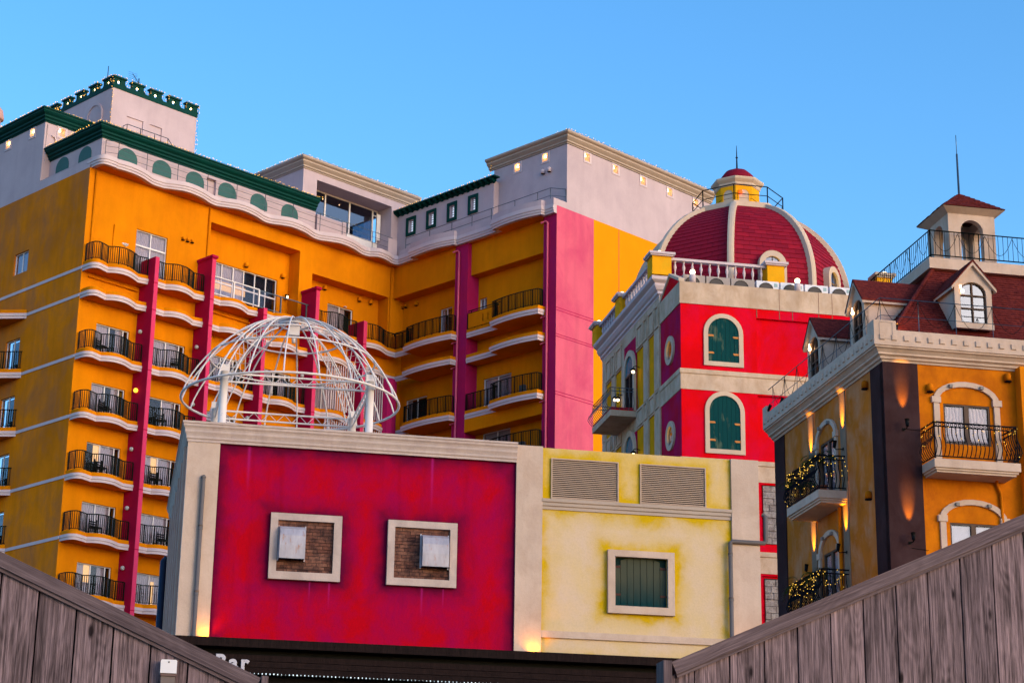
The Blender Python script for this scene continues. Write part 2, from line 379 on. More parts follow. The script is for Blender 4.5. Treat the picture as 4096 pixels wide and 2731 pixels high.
# painted, aged front panels: pigment follows the panel's own borders
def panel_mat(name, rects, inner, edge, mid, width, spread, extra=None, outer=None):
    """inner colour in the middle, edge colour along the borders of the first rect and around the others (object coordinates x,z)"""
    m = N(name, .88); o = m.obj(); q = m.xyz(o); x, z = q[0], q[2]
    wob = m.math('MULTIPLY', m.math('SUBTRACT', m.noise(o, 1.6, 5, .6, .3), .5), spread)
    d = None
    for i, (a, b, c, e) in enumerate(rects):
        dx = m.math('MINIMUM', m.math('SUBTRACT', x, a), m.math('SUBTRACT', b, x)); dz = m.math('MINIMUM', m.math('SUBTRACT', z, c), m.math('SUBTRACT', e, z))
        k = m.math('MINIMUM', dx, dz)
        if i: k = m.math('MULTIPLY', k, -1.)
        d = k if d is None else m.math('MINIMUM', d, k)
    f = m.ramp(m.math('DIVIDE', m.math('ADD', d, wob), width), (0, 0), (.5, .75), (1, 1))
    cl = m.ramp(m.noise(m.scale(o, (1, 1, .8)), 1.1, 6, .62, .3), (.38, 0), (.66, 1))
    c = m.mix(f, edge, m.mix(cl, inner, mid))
    if extra:
        col, amt = extra; tot = None
        for xs, zt_, ln, wd_ in ((1.42, 12.95, 1.1, .035), (5.72, 12.95, 1.3, .03), (3.40, 9.86, .6, .02), (5.55, 9.86, .7, .025), (2.95, 9.86, .5, .015), (6.05, 9.86, .5, .015)):
            gx_ = m.math('POWER', 2.718, m.math('MULTIPLY', m.math('POWER', m.math('ABSOLUTE', m.math('DIVIDE', m.math('SUBTRACT', x, xs), wd_)), 2.), -1.))
            gz_ = m.math('MULTIPLY', m.math('DIVIDE', m.math('SUBTRACT', z, zt_ - ln), ln, clamp=True), m.math('LESS_THAN', z, zt_))
            k = m.math('MULTIPLY', gx_, gz_); tot = k if tot is None else m.math('ADD', tot, k)
        c = m.mix(m.math('MULTIPLY', tot, amt, clamp=True), c, col)
        st = m.ramp(m.noise(m.scale(o, (1, 1, .10)), 3.0, 4, .6), (.55, 0), (.75, 1)); c = m.mix(m.math('MULTIPLY', st, .35), c, mul(inner, .45))
    g = m.noise(m.pos(), 22, 5, .7); c = m.mix(m.math('MULTIPLY', m.math('SUBTRACT', g, .45), .35), c, (0, 0, 0))
    m.base(c); m.bump(m.noise(m.pos(), 28, 5, .7), .35, .015); return m.m
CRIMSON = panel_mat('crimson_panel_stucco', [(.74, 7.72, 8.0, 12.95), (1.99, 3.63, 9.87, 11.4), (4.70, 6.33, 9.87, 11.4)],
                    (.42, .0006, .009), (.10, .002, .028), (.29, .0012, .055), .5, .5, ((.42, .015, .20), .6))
PALEYEL = panel_mat('cream_yellow_panel_stucco', [(8.37, 13.05, 8.2, 11.9), (9.96, 11.6, 9.48, 10.99)],
                    (.60, .44, .25), (.54, .34, .006), (.60, .45, .345), .52, .9)
PALEYEL2 = panel_mat('cream_yellow_band_stucco', [(8.37, 13.05, 12.13, 13.6), (8.57, 10.24, 12.0, 13.13), (10.77, 12.42, 12.0, 13.13)],
                     (.62, .43, .16), (.54, .34, .006), (.60, .45, .31), .45, .7)

# ================================================================ ground and sky-side setting
MB().box(-400, 400, -200, 600, -.5, 0).build('ground', plain('paving_ground', (.075, .065, .06), .9, noise=.2, sc=.4), kind='structure')

# ================================================================ the hotel (turned 45 degrees), two wings meeting in an inner corner
H = thing('hotel_building', 'large orange and white hotel with curved balconies and magenta fins, two wings behind everything', 'hotel', (-22.409, 97.457, 0), 45)
SIDE = -90      # rotation of anything made for a wall that faces the local -x side

ZB = [15.1, 18.2, 21.3, 24.4, 27.55, 30.75]          # slab undersides
FIN = [3.74, 7.40, 11.06, 14.73, 18.35]
winA = [(a, a + 2.05, z + .6, z + 2.25, .45) for z in ZB for a in (1.17, 4.75, 8.41, 12.07)] + [(a, a + 1.75, z + .6, z + 2.25, .45) for z in ZB for a in (15.75, 18.9)]
bigA = (3.19, 5.2, 36.2, 38.77, .5)
mb = MB(); mb.wall(0, 22.45, 0, 41.35, winA + [bigA, (8.0, 14.35, 35.9, 40.5, .95), (15.32, 21.2, 35.9, 39.4, .9)])
mb.build('front_wall', ORANGE, H)
mb = MB(); mb.wall(8.0, 14.35, 35.9, 40.5, [(8.9, 13.55, 36.15, 38.73, .5)], d=.95); mb.wall(15.32, 21.2, 35.9, 39.4, [(17.3, 19.25, 36.2, 38.3, .4)], d=.9)
mb.build('recess_wall', ORANGE, H)
# side wall, facing -x: u runs along -y
side_w = [(-6.8, -5.4, 36.85, 38.06, .3)] + [(-6.85, -5.45, z + .55, z + 2.33, .3) for z in ZB]
mb = MB(); mb.wall(-30, 0, 0, 41.36, side_w); mb.build('side_wall', ORANGE_SIDE, H, rot=SIDE)
# right wing facing -x
B1 = [(3.28, 4.3, 36.3, 38.2, .3)] + [(.5, 2.35, z + .6, z + 2.42, .3) for z in ZB]
B2 = [(6.58, 7.2, 36.3, 38.1, .3)] + [(7.03, 9.27, z + .6, z + 2.46, .3) for z in ZB[:-1]] + [(7.03, 9.27, 31.35, 33.2, .3)]
mb = MB(); mb.wall(0, 5.5, 0, 39.4, B1, d=.9); mb.wall(6.5, 12.6, 0, 39.4, B2, d=.9)
mb.box(0, 5.5, .08, 1.2, 39.4, 41.35); mb.box(6.5, 12.6, .28, 1.2, 39.4, 41.35)
mb.box(6.5, 12.6, .0, .89, 30.0, 30.78)
mb.build('courtyard_wall', ORANGE, H, (21.5, 0, 0), SIDE)
for a, b in ((5.45, 6.5), (12.55, 13.545)):
    MB().box(a, b, 0, 1.2, 0, 41.34).build('column', MAGENTA, H, (21.5, 0, 0), SIDE)
# end wall in pink, orange and white
mb = MB(); mb.wall(21.5, 24.53, 0, 41.82); mb.build('end_wall', PINK, H, (0, -13.55, 0), label='pink strip of the end wall')
mb = MB(); mb.wall(24.53, 35, 0, 41.82); mb.build('end_wall', stucco('bright_orange_stucco', (.80, .27, .002), .05, None, streak=.06), H, (0, -13.55, 0), label='bright orange strip of the end wall')
mb = MB(); [mb.box(21.5, 24.53, -.012, .002, z, z + .035) for z in (35.85, 35.70, 34.33, 34.20, 31.08, 30.92)]; mb.box(26.64, 26.67, -.006, .002, 10, 41.8)
mb.build('joint', MAGENTA, H, (0, -13.55, 0))
nich = [(23.75 + 2.41 * k, 24.17 + 2.41 * k, 45.18, 45.66, .35) for k in range(5)]
mb = MB(); mb.wall(21.23, 22.3, 41.82, 42.2); mb.wall(22.3, 34.95, 41.82, 45.75, nich, back=True)
mb.build('upper_wall', WHITE, H, (0, -13.55, 0))
nich2 = [(9.4, 9.85, 45.16, 45.64, .35), (11.62, 12.06, 45.16, 45.64, .35)]
mb = MB(); mb.wall(7.9, 13.55, 41.0, 45.75, nich2, back=True); mb.box(10.55, 11.2, .03, .1, 42.1, 43.6)
mb.build('upper_wall', WHITE, H, (22.3, 0, 0), SIDE)
MB().box(22.3, 34.95, -7.9, -7.7, 41.8, 45.75).box(22.32, 34.9, -13.5, -7.9, 46.2, 46.3).build('roof', WHITE, H)
mb = MB(); mb.wall(-13.55, 40, 0, 45.7); mb.build('far_end_wall', ORANGE, H, (34.94, 0, 0), 90)
# niche frames and bulbs
def niche(x, y, z, rot, wd=.42, ht=.48):
    fr = put('niche_frame', NICHE[0], H, (x, y, z), rot); put('niche_lining', NICHE[1], fr); put('bulb', NICHE[2], fr)
LINE = plain('niche_lining_paint', (.75, .55, .40), .9)
o_ = rect(-.10, .56, -.12, .56); i_ = rect(0, .42, 0, .48)
NICHE = (MB().ring(o_, i_, -.03, 0).mesh('niche_frame', TRIM),
         MB().wall(0, .42, 0, .48, [(0.005, .415, .005, .475, .30)], d=.02, back=True).mesh('niche_lining', LINE),
         MB().ball((.14, .10, .33), .065).tube([(.14, .10, .48), (.14, .10, .36)], .02).mesh('bulb', BULB))
for h in nich: niche(h[0], -13.55, h[2], 0)
for h in nich2: niche(22.3, -h[0], h[2], SIDE)
# white terrace slab with stepped curved edge
waveA = [(0, .3, 1), (0, 0, 1), (0, -.62), (.10, -.92), (.34, -1.06), (.9, -1.05), (1.06, -.98, 1), (1.7, -1.05), (2.4, -.98), (3.0, -.8), (3.66, -.52), (4.3, -.50), (4.5, -.56, 1)]
for k in range(1, 5):
    x = 4.5 + 3.66 * (k - 1); waveA += [(x + .45, -.80), (x + 1.0, -1.0), (x + 1.6, -1.0), (x + 2.3, -.85), (x + 3.0, -.58), (x + 3.4, -.52), (x + 3.66, -.58, 1)]
waveA += [(19.6, -.92), (20.3, -.85), (20.9, -.64), (21.23, -.72, 1), (21.2, -2.0, 1), (20.86, -2.03, 1), (20.76, -3.2), (20.74, -4.1), (20.84, -4.9), (21.05, -5.74, 1), (21.24, -5.78, 1), (21.24, -8.95, 1),
          (20.84, -8.98, 1), (20.70, -10.1), (20.70, -11.4), (20.84, -12.3), (20.98, -12.85, 1), (21.22, -12.88, 1), (21.22, -13.54, 1)]
tw = smooth(waveA, 4)
slabp = offset(tw, .10) + [(35, -13.54), (35, 20), (0, 20)]
MB().prism(offset(tw, .14) + [(34.9, -13.5), (34.9, 19), (.1, 19)], 41.352, 41.86).build('terrace_soffit', ORANGE, H)
mb = MB(); mb.sweep(tw, [(-.30, 41.34), (-.06, 41.34), (-.06, 41.46), (-.02, 41.47), (-.02, 41.60), (.02, 41.61), (.02, 41.74), (-.03, 41.76), (-.03, 41.87), (-.30, 41.87)])
mb.build('terrace_edge', TRIM, H)
i0 = next(i for i, p in enumerate(tw) if abs(p[0] - 21.23) < .01 and abs(p[1] + .72) < .02)
MB().sweep(tw[i0:], [(-.30, 41.86), (-.06, 41.86), (-.06, 42.2), (-.30, 42.2)]).build('parapet', WHITE, H)
MB().prism([(.02, .0), (21.3, .0), (21.3, -13.5), (34.9, -13.5), (34.9, 18), (.02, 18)], 41.86, 41.9).build('terrace_floor', WHITE, H)

def arched_panel(parent, u0, u1, z0, z1, d, mat, rot=0, loc=None, frame=None, rise=None, fw=.12):
    o = MB().slab(arch(u0, u1, z0, z1, rise), d - .02, d + .02).build('arched_panel', mat, parent, loc, rot)
    if frame:
        MB().ring(arch(u0 - fw, u1 + fw, z0 - fw, z1 + fw, (rise or (u1 - u0) / 2) + fw), arch(u0, u1, z0, z1, rise), d - .08, d + .01).build('arch_frame', frame, o)
    return o
# attic storey with green cornice
mb = MB(); mb.wall(.5, 15.2, 41.86, 43.2, [(7.4, 8.05, 41.95, 42.95, .2)], back=True); mb.quad((15.2, 0, 41.86), (15.2, 4, 41.86), (15.2, 4, 43.9), (15.2, 0, 43.9)); mb.box(.52, 15.19, .1, 5, 43.6, 43.85)
mb.build('attic_wall', WHITE, H, (0, -.15, 0))
mb = MB(); mb.wall(-4.9, .15, 41.86, 43.2); mb.build('attic_wall', WHITE, H, (.5, 0, 0), SIDE)
mb = MB(); mb.wall(-4.95, 0, 41.36, 41.88); mb.box(-4.95, 0, 0, .5, 41.86, 41.9); mb.build('ledge', WHITE, H, rot=SIDE)
for a, b in ((1.52, 2.78), (3.78, 5.02), (6.0, 7.22), (8.22, 9.45), (10.47, 11.68), (12.7, 13.92)): arched_panel(H, a, b, 42.13, 43.02, 0, GREENGREY, loc=(0, -.15, 0), rise=.55)
for a, b in ((-2.0, -.78), (-4.2, -2.95)): arched_panel(H, a, b, 42.13, 43.07, 0, GREENGREY, SIDE, (.5, 0, 0), rise=.55)
GC = [(-.05, 0), (.04, 0), (.04, .06), (.12, .10), (.12, .20), (.22, .26), (.22, .36), (.34, .44), (.40, .52), (.40, .60), (.46, .62), (.46, .70), (-.05, .70)]
MB().sweep([(.5, 4.88), (.5, -.15), (15.2, -.15)][::1], GC, z=43.15).build('green_cornice', GREEN, H)
for q_ in ((15.4, 17.3, -.1, .19, 41.87, 43.05), (17.34, 17.62, -.1, .19, 41.87, 43.1), (20.6, 21.3, -.5, .1, 41.87, 42.9)): MB().box(*q_).build('terrace_block', WHITE, H)
# higher white block at the left with lit niches and green cornice
nb = [(-6.38, -5.96, 44.88, 45.36, .3), (-8.86, -8.44, 44.88, 45.36, .3), (-11.3, -10.9, 44.88, 45.36, .3)]
mb = MB(); mb.wall(-30, -4.9, 41.36, 45.42, nb, back=True); mb.build('roof_block_wall', WHITE, H, rot=SIDE)
mb = MB(); mb.wall(0, 2.9, 41.86, 45.42, [(.86, 1.28, 44.85, 45.33, .3)], back=True); mb.box(0, 2.9, .02, 9, 45.8, 45.9); mb.box(-.02, 2.9, -.01, .02, 44.70, 44.73); mb.build('roof_block_wall', WHITE, H, (0, 4.9, 0))
for h in nb: niche(0, -h[0], h[2], SIDE)
niche(.86, 4.9, 44.85, 0)
MB().sweep([(0, 30), (0, 4.9), (3.0, 4.9)], GC, z=45.40).build('green_cornice', GREEN, H)
MB().tube([(.14, -.03, 45.3), (.14, -.03, 43.0)], .02).build('cable', TRIM, H, (0, 4.9, 0)); mb = MB(); mb.tube([(.45, -.05, 44.68), (.62, -.06, 44.68), (.95, -.06, 44.05), (.95, -.06, 43.4)], .06); mb.build('drain_pipe', TRIM, H, (0, 4.9, 0))
# battlemented tower
TX0, TX1, TY0, TY1 = 2.9, 8.66, 3.0, 9.9
mb = MB(); mb.wall(TX0, TX1, 43.5, 47.87, [(3.96, 5.06, 44.6, 46.47, .07), (5.5, 6.34, 44.6, 46.47, .07)], back=True); mb.build('tower_wall', WHITE, H, (0, TY0, 0))
mb = MB(); mb.wall(-TY1, -TY0, 43.5, 47.87); mb.build('tower_wall', WHITE, H, (TX0, 0, 0), SIDE)
MB().box(TX0 + .02, TX1, TY1 - .1, TY1, 43.5, 47.86).box(TX1 - .1, TX1, TY0 + .02, TY1 - .12, 43.5, 47.85).box(TX0 + .1, TX1 - .1, TY0 + .1, TY1 - .1, 47.7, 47.8).build('tower_back', WHITE, H)
for a, b, t in ((-5.25, -3.95, 47.2), (-7.25, -6.55, 46.95)): arched_panel(H, a, b, 44.8, t, -.01, WHITE, SIDE, (TX0, 0, 0), frame=WHITE, fw=.14)
mb = MB()
for x0, x1, y0, y1 in ((TX0 - .03, TX1 + .03, TY0 - .03, TY0 + .2), (TX0 - .03, TX0 + .2, TY0 + .2, TY1), (TX1 - .2, TX1 + .03, TY0 + .2, TY1), (TX0 + .2, TX1 - .2, TY1 - .2, TY1 + .03)): mb.box(x0, x1, y0, y1, 47.87, 48.12)
mb.build('tower_band', GREEN, H)
def merlon_mesh(wd):
    mb = MB(); a, b = wd / 2 - .13, wd / 2 + .13
    mb.box(0, a, 0, .2, 0, .38); mb.box(b, wd, 0, .2, 0, .38); mb.box(a, b, 0, .2, 0, .03); mb.box(a, b, 0, .2, .31, .38); mb.box(-.06, wd + .06, -.07, .27, .38, .48)
    mb.poly([(-.14, .02, 0), (0, .02, 0), (0, .02, .16)]); mb.poly([(wd, .02, 0), (wd + .14, .02, 0), (wd, .02, .16)])
    return mb.mesh('merlon', GREEN)
MM = merlon_mesh(.78); ML = MB().ball((.39, .1, .2), .055).mesh('bulb', BULB)
for k in range(5): put('bulb', ML, put('merlon', MM, H, (TX0 + .0 + 1.245 * k, TY0 - .02, 48.12)))
for k in range(5): put('bulb', ML, put('merlon', MM, H, (TX0 - .02, TY0 + .95 + 1.36 * k, 48.12), SIDE))
for k in range(5): put('merlon', MM, H, (TX1 + .02, TY0 + .15 + 1.36 * k, 48.12), 90)
mb = MB()
def rail_run(mb, pts, zt, zm, zb, r=.022, posts=None):
    mb.tube([(x, y, zt) for x, y in pts], r, 5); mb.tube([(x, y, zm) for x, y in pts], r * .8, 5)
    for x, y in posts or pts: mb.tube([(x, y, zb), (x, y, zt)], r, 5)
rail_run(mb, [(3.6, 2.75), (3.6, 2.35), (6.35, 2.35)], 45.66, 45.25, 44.2, posts=[(3.6, 2.75), (3.6, 2.35), (4.5, 2.35), (5.45, 2.35), (6.35, 2.35)]); mb.tube([(6.35, 2.35, 45.66), (7.1, 2.35, 44.9)], .022)
mb.build('roof_railing', STEEL, H)
mb = MB(); mb.tube([(3.9, 5.2, 47.7), (3.9, 5.2, 50.2)], [.05, .02]); mb.build('lightning_rod', STEEL, H)
# glazed block behind the terrace
mb = MB(); mb.wall(14.46, 23.2, 41.86, 45.75, [(15.5, 21.39, 42.0, 45.3, 1.3)]); mb.build('glazed_block_wall', WHITE, H, (0, .2, 0))
mb = MB(); mb.wall(-14, -.2, 41.86, 45.75); mb.box(-14, -.22, .05, 9, 46.1, 46.2); mb.build('glazed_block_wall', WHITE, H, (14.46, 0, 0), SIDE)
BC = [(-.05, 0), (.05, 0), (.05, .05), (.13, .09), (.13, .17), (.22, .25), (.30, .33), (.30, .42), (.40, .47), (.45, .52), (.45, .62), (-.05, .62)]
MB().sweep([(14.46, 14), (14.46, .2), (23.4, .2)], BC, z=45.74).build('cornice', BEIGE, H)
MB().sweep([(22.3, -7.35), (22.3, -13.55), (35.05, -13.55)], BC, z=45.77).build('cornice', BEIGE, H)
gw = MB().box(15.5, 21.39, 1.45, 1.6, 42.0, 43.25); [gw.box(x - .045, x + .045, 1.44, 1.52, 43.25, 45.3) for x in (15.55, 17.21, 19.12, 20.97, 21.34)]; gw.box(15.5, 21.39, 1.44, 1.52, 45.22, 45.3); gw.box(21.0, 21.36, 1.44, 1.52, 44.93, 44.99)
gw = gw.build('glass_front', FRAME, H)
for a, b in ((15.6, 17.16), (17.26, 19.07), (19.17, 20.92)): bx('pane', SKYGLASS, gw, a, b, 1.48, 1.49, 43.25, 45.22)
MB().box(21.02, 21.30, 1.1, 1.14, 43.3, 44.95).build('open_door', FRAME, gw)
MB().box(15.5, 22, 4.5, 4.6, 42, 45.7).box(15.5, 22, 1.6, 4.6, 45.32, 45.4).build('room', plain('dim_lilac_room', (.14, .12, .15)), gw)
mb = MB(); [mb.ball((x, 2.3, 45.28), .035, 6) for x in (17.7, 19.0)]; mb.build('ceiling_lamp', BULB, gw)
# low wing with four green windows
gwin = [(.63, 1.47), (2.42, 3.26), (4.22, 5.04), (6.01, 6.82)]
mb = MB(); mb.wall(-.2, 8.1, 41.86, 44.9, [(a + .19, b - .19, 43.45, 44.26, .25) for a, b in gwin]); mb.box(8.0, 8.1, .001, .4, 41.9, 44.9); mb.box(-.2, 8.0, .26, 3, 44.8, 44.9); mb.build('low_wing_wall', WHITE, H, (21.9, 0, 0), SIDE)
for a, b in gwin:
    f = MB().ring(rect(a, b, 43.27, 44.45), rect(a + .18, b - .18, 43.45, 44.27), -.07, .0).build('green_window_frame', GREEN, H, (21.9, 0, 0), SIDE)
    MB().box(a + .19, b - .19, .24, .26, 43.45, 44.26).build('pane', emit('sky_glow_pane', (.62, .72, .9), .38, False) if a < 1 else bpy.data.materials['sky_glow_pane'], f)  # pane glows in place of the sky seen through the opening
    mb = MB(); mb.box((a + b) / 2 - .015, (a + b) / 2 + .015, .2, .235, 43.45, 44.26); [mb.box(a + .19, b - .19, .2, .235, z, z + .02) for z in (43.6, 43.75, 43.9, 44.05, 44.17)]; mb.build('window_bars', DFRAME, f)
mb = MB(); mb.box(-.4, 8.5, -.40, .1, 44.98, 45.05); mb.box(-.4, 8.3, -.05, .02, 44.78, 44.98); mb.build('green_eave', GREEN, H, (21.9, 0, 0), SIDE)
BM = MB().slab([(0, 0), (0, -.30), (.10, -.30), (.10, 0)], 0, .2); BM = MB(); BM.add([(0, 0, 0), (0, -.34, 0), (0, -.34, -.10), (0, 0, -.26), (.17, 0, 0), (.17, -.34, 0), (.17, -.34, -.10), (.17, 0, -.26)], [(0, 1, 2, 3), (7, 6, 5, 4), (0, 4, 5, 1), (1, 5, 6, 2), (2, 6, 7, 3), (3, 7, 4, 0)]); BM = BM.mesh('eave_bracket', GREEN)
for k in range(20): put('eave_bracket', BM, H, (21.9, .25 - .437 * k, 44.98), SIDE)
# terrace rails
mb = MB(); path = [(.55, -.45), (15.0, -.45), (19.0, -.45), (20.9, -.45)]
pp = [(.62, -.35), (1.2, -.72)] + [(1.2 + 2.02 * k, -.45) for k in range(1, 10)] + [(20.95, -.42)]
mb.tube([(.62, -.35, 42.98), (1.2, -.62, 42.98)] + [(x, -.45, 42.98) for x in (2, 8, 14, 20.95)], .018, 5)
for zz in (42.65, 42.3): mb.tube([(.62, -.35, zz), (1.2, -.62, zz)] + [(x, -.45, zz) for x in (2, 8, 14, 20.95)], .013, 5)
[mb.tube([(x, y, 41.86), (x, y, 42.98)], .018, 5) for x, y in pp]
mb.build('terrace_railing', STEEL, H)
mb = MB(); q = [(21.55, -1.0), (21.55, -3.1), (21.55, -5.0), (21.55, -6.7), (21.55, -8.3), (21.55, -10.2), (21.55, -12.0), (21.55, -13.0), (22.28, -13.5)]
rail_run(mb, q, 43.0, 42.55, 42.15, .02); mb.build('terrace_railing', STEEL, H)

# ---- balconies
BEND0 = [(0, 0, 1), (0, -.60), (.10, -.90), (.34, -1.06), (.7, -.96), (1.06, -.82, 1), (1.35, -1.06), (1.7, -1.19), (2.2, -1.14), (2.65, -.93), (3.05, -.70, 1), (3.62, -.80, 1)]
BENDK = [(.12, -.86, 1), (.98, -.80, 1), (1.28, -1.05), (1.62, -1.18), (2.1, -1.14), (2.55, -.94), (2.95, -.70, 1), (3.54, -.80, 1)]
BEND4 = [(.12, -.86, 1), (.5, -1.02), (1.0, -1.12), (1.5, -1.05), (2.0, -.82), (2.4, -.66), (2.95, -.68, 1), (2.98, -1.75, 1)]
BENDB1 = [(1.80, 0, 1), (1.80, -.60, 1), (2.6, -.74), (3.6, -.80), (4.7, -.74), (5.80, -.56, 1), (5.85, -.12, 1)]
BENDB2 = [(6.5, .05, 1), (6.5, -.05, 1), (8.98, -.05, 1), (9.0, -.60, 1), (9.8, -.74), (10.8, -.80), (11.8, -.74), (12.72, -.56, 1), (12.78, -.12, 1)]
BENDB0 = [(0, -.05, 1), (1.8, -.05, 1)]
def balcony_meshes(key, bend, closed_back, posts_every=5, inset=.08):
    p = smooth(bend, 4); inn = offset(p, .05)
    sl_ = MB().prism(inn + [(inn[-1][0], closed_back), (inn[0][0], closed_back)], .015, .50).mesh('balcony', ORANGE)
    mo = MB().sweep(inn, [(-.02, 0), (.02, 0), (.02, .135), (.06, .145), (.06, .29), (-.02, .29)]).mesh('moulding', TRIM)
    rp = offset(p, .10); mb = MB()
    # resample the rail line
    L = [0]
    for a, b in zip(rp, rp[1:]): L.append(L[-1] + math.dist(a, b))
    def at(s):
        for i in range(len(L) - 1):
            if s <= L[i + 1]:
                t = (s - L[i]) / max(1e-6, L[i + 1] - L[i]); return tuple(rp[i][k] + (rp[i + 1][k] - rp[i][k]) * t for k in (0, 1))
        return rp[-1]
    s0 = .12; n = max(2, round((L[-1] - .18) / .115)); st = [s0 + (L[-1] - .18) * i / n for i in range(n + 1)]
    for i, s_ in enumerate(st):
        x, y = at(s_); r = .026 if i % posts_every == 0 or i == n else .0135
        mb.box(x - r, x + r, y - r, y + r, .50 if r > .02 else .58, 1.45)
    rr = [at(s_) for s_ in st]
    mb.tube([(x, y, 1.47) for x, y in rr], .028, 6); mb.tube([(x, y, .58) for x, y in rr], .018, 5)
    return sl_, mo, mb.mesh('railing', IRON)
BAL = {'0': balcony_meshes('0', BEND0, .0), 'k': balcony_meshes('k', BENDK, .0), '4': balcony_meshes('4', BEND4, .0),
       'b1': balcony_meshes('b1', BENDB1, .85), 'b2': balcony_meshes('b2', BENDB2, .85), 'b0': balcony_meshes('b0', BENDB0, .85)}
def balcony(key, loc, rot=0, rail=True):
    s_, m_, r_ = BAL[key]; o = put('balcony', s_, H, loc, rot); put('moulding', m_, o)
    if rail: put('railing', r_, o)
    return o
for z in ZB + [34.05, 35.55]:
    r = z != 34.05
    balcony('0', (0, 0, z), rail=r)
    for k in range(3): balcony('k', (FIN[k], 0, z), rail=r and not (z == 35.55 and k == 1 or z == 35.55 and k == 2))
    balcony('k', (FIN[3], 0, z), rail=r and z not in (30.75, 27.55)); balcony('4', (FIN[4], 0, z), rail=r and z not in (30.75, 27.55))
    balcony('b1', (21.5, 0, z), SIDE, r); balcony('b2', (21.5, 0, z), SIDE, r)
# fins
for k, x in enumerate(FIN):
    top = (37.0, 37.85, 35.95, 37.9, 36.95)[k]
    f = MB().box(x - .12, x + .12, -1.3, .02, 0, top).build('fin', FINRED, H)
    if k in (1, 3): MB().box(x - .15, x + .15, -1.34, .02, top, top + .06).box(x - .20, x + .20, -1.42, .02, top + .06, top + .2).build('cap', FINRED, f)
    MB().box(x - .115, x + .125, -1.335, -1.30, 0, top - .01).build('lit_fin_edge', FINLIT, f)
    LM = MB().ball((0, -.0, 0), .12).box(-.02, .02, -.05, .05, -.05, .05).mesh('globe_lamp', plain('frosted_lamp', (.45, .45, .47), .3)) if k == 0 else LM
    for z in ZB + [34.05, 35.55]:
        if z < top: MB().box(x - .13, x + .13, -1.345, -.9, z - .03, z + .02).build('joint', FINRED, f)
    for z in ZB[1:]: put('globe_lamp', LM if not (k == 0 and z == 27.55) else MB().ball((0, 0, 0), .13).mesh('globe_lamp', emit('lit_balcony_lamp', (1., .62, .05), .8)), f, (x - .24, -.55, z + 2.2))
# rounded magenta pier and white screens of the stair landing
mb = MB(); mb.prism([(20.35, .0), (20.35, -.75), (20.5, -1.02), (20.8, -1.12), (21.15, -1.05), (21.4, -.8), (21.4, 0)], 20, 33.95); mb.prism([(20.45, 0), (20.45, -.7), (20.6, -.95), (20.85, -1.02), (21.1, -.95), (21.3, -.75), (21.3, 0)], 33.95, 34.1); mb.build('rounded_pier', MAGENTA, H)
for z in (31.37, 28.17, 25.0):
    mb = MB()
    for a, b in ((16.0, 18.2), (18.5, 20.3)):
        n = int((b - a) / .17); [mb.box(a + .17 * i - .025, a + .17 * i + .025, -.92, -.86, z, z + 2.68) for i in range(n + 1)]
    mb.build('screen_bars', TRIM, H)
# glass balustrade in front of the big window, slotted parapets on the right wing
gb = MB(); [gb.box(x - .04, x + .04, -.72, -.64, 36.15, 37.15) for x in (9.3, 11.05)]
gb.box(7.55, 11.05, -.73, -.64, 37.12, 37.18); gb.box(7.55, 11.05, -.73, -.64, 36.15, 36.2); gb = gb.build('glass_balustrade', FRAME, H); MB().box(11.08, 14.6, -.71, -.66, 37.10, 37.15).box(11.08, 14.6, -.71, -.66, 36.15, 36.19).box(12.57, 12.63, -.72, -.64, 36.15, 37.15).box(14.42, 14.48, -.72, -.64, 36.15, 37.15).build('grey_rail', STEEL, gb)
for a, b in ((7.55, 9.26), (9.34, 11.0), (11.1, 12.57), (12.63, 14.42)): bx('pane', GLASS, gb, a, b, -.69, -.68, 36.2, 37.12)
for a, b in ((.05, 1.75), (6.6, 8.95)):
    n = 3 if b > 3 else 2; h = [(b - .35 - .42 * k, b - .25 - .42 * k, 36.3, 36.75, .08) for k in range(n)]
    mb = MB(); mb.wall(a, b, 36.1, 36.98, h, back=True); mb.box(a, b, .081, .15, 36.1, 36.98); mb.build('slotted_parapet', ORANGE, H, (21.5, 0, 0), SIDE)
    MB().tube([(a + .05, -.03, 37.12), (b + .3, -.03, 37.12)], .028).box(a + .3, a + .33, -.04, -.01, 36.95, 37.12).build('handrail', IRON, H, (21.5, 0, 0), SIDE)
# windows: sliding doors with curtains
def window_meshes(wd, ht, splits, frame, transom=None):
    b = .045; mb = MB().ring(rect(0, wd, 0, ht), rect(b, wd - b, b, ht - b), .1, .18)
    for s_ in splits: mb.box(wd * s_ - .03, wd * s_ + .03, .11, .17, b, ht - b)
    if transom: mb.box(b, wd - b, .105, .175, transom - .04, transom + .04)
    e = [0] + list(splits) + [1]
    panes = [(MB().box(wd * a + .03, wd * c - .03, .135, .14, b, ht - b).mesh('pane', GLASS)) for a, c in zip(e, e[1:])]
    room = MB().box(.0, wd, .42, .44, 0, ht).mesh('dark_room', DARK)
    return mb.mesh('window', frame), panes, room
WM = {}
def window(x, y, z, wd, ht, rot=0, splits=(.42, .84), cur=((0, .84),), frame=None, transom=None, warm=None):
    frame = frame or FRAME; k = (round(wd, 2), round(ht, 2), splits, frame.name, transom)
    if k not in WM: WM[k] = window_meshes(wd, ht, splits, frame, transom)
    f, ps, rm = WM[k]; o = put('window', f, H, (x, y, z), rot)
    for p in ps: put('pane', p, o)
    put('dark_room', rm, o)
    for a, b in cur:
        kk = ('cur', k[:2], round(a, 2), round(b, 2))
        if kk not in WM: WM[kk] = MB().box(wd * a + .04, wd * b, .22, .24, .03, ht - .04).mesh('curtain', CURTAIN)
        put('curtain', WM[kk], o)
    if warm: MB().box(wd * warm[0], wd * warm[1], .20, .215, ht * warm[2], ht * warm[3]).build('lit_gap', WARM, o)
    return o
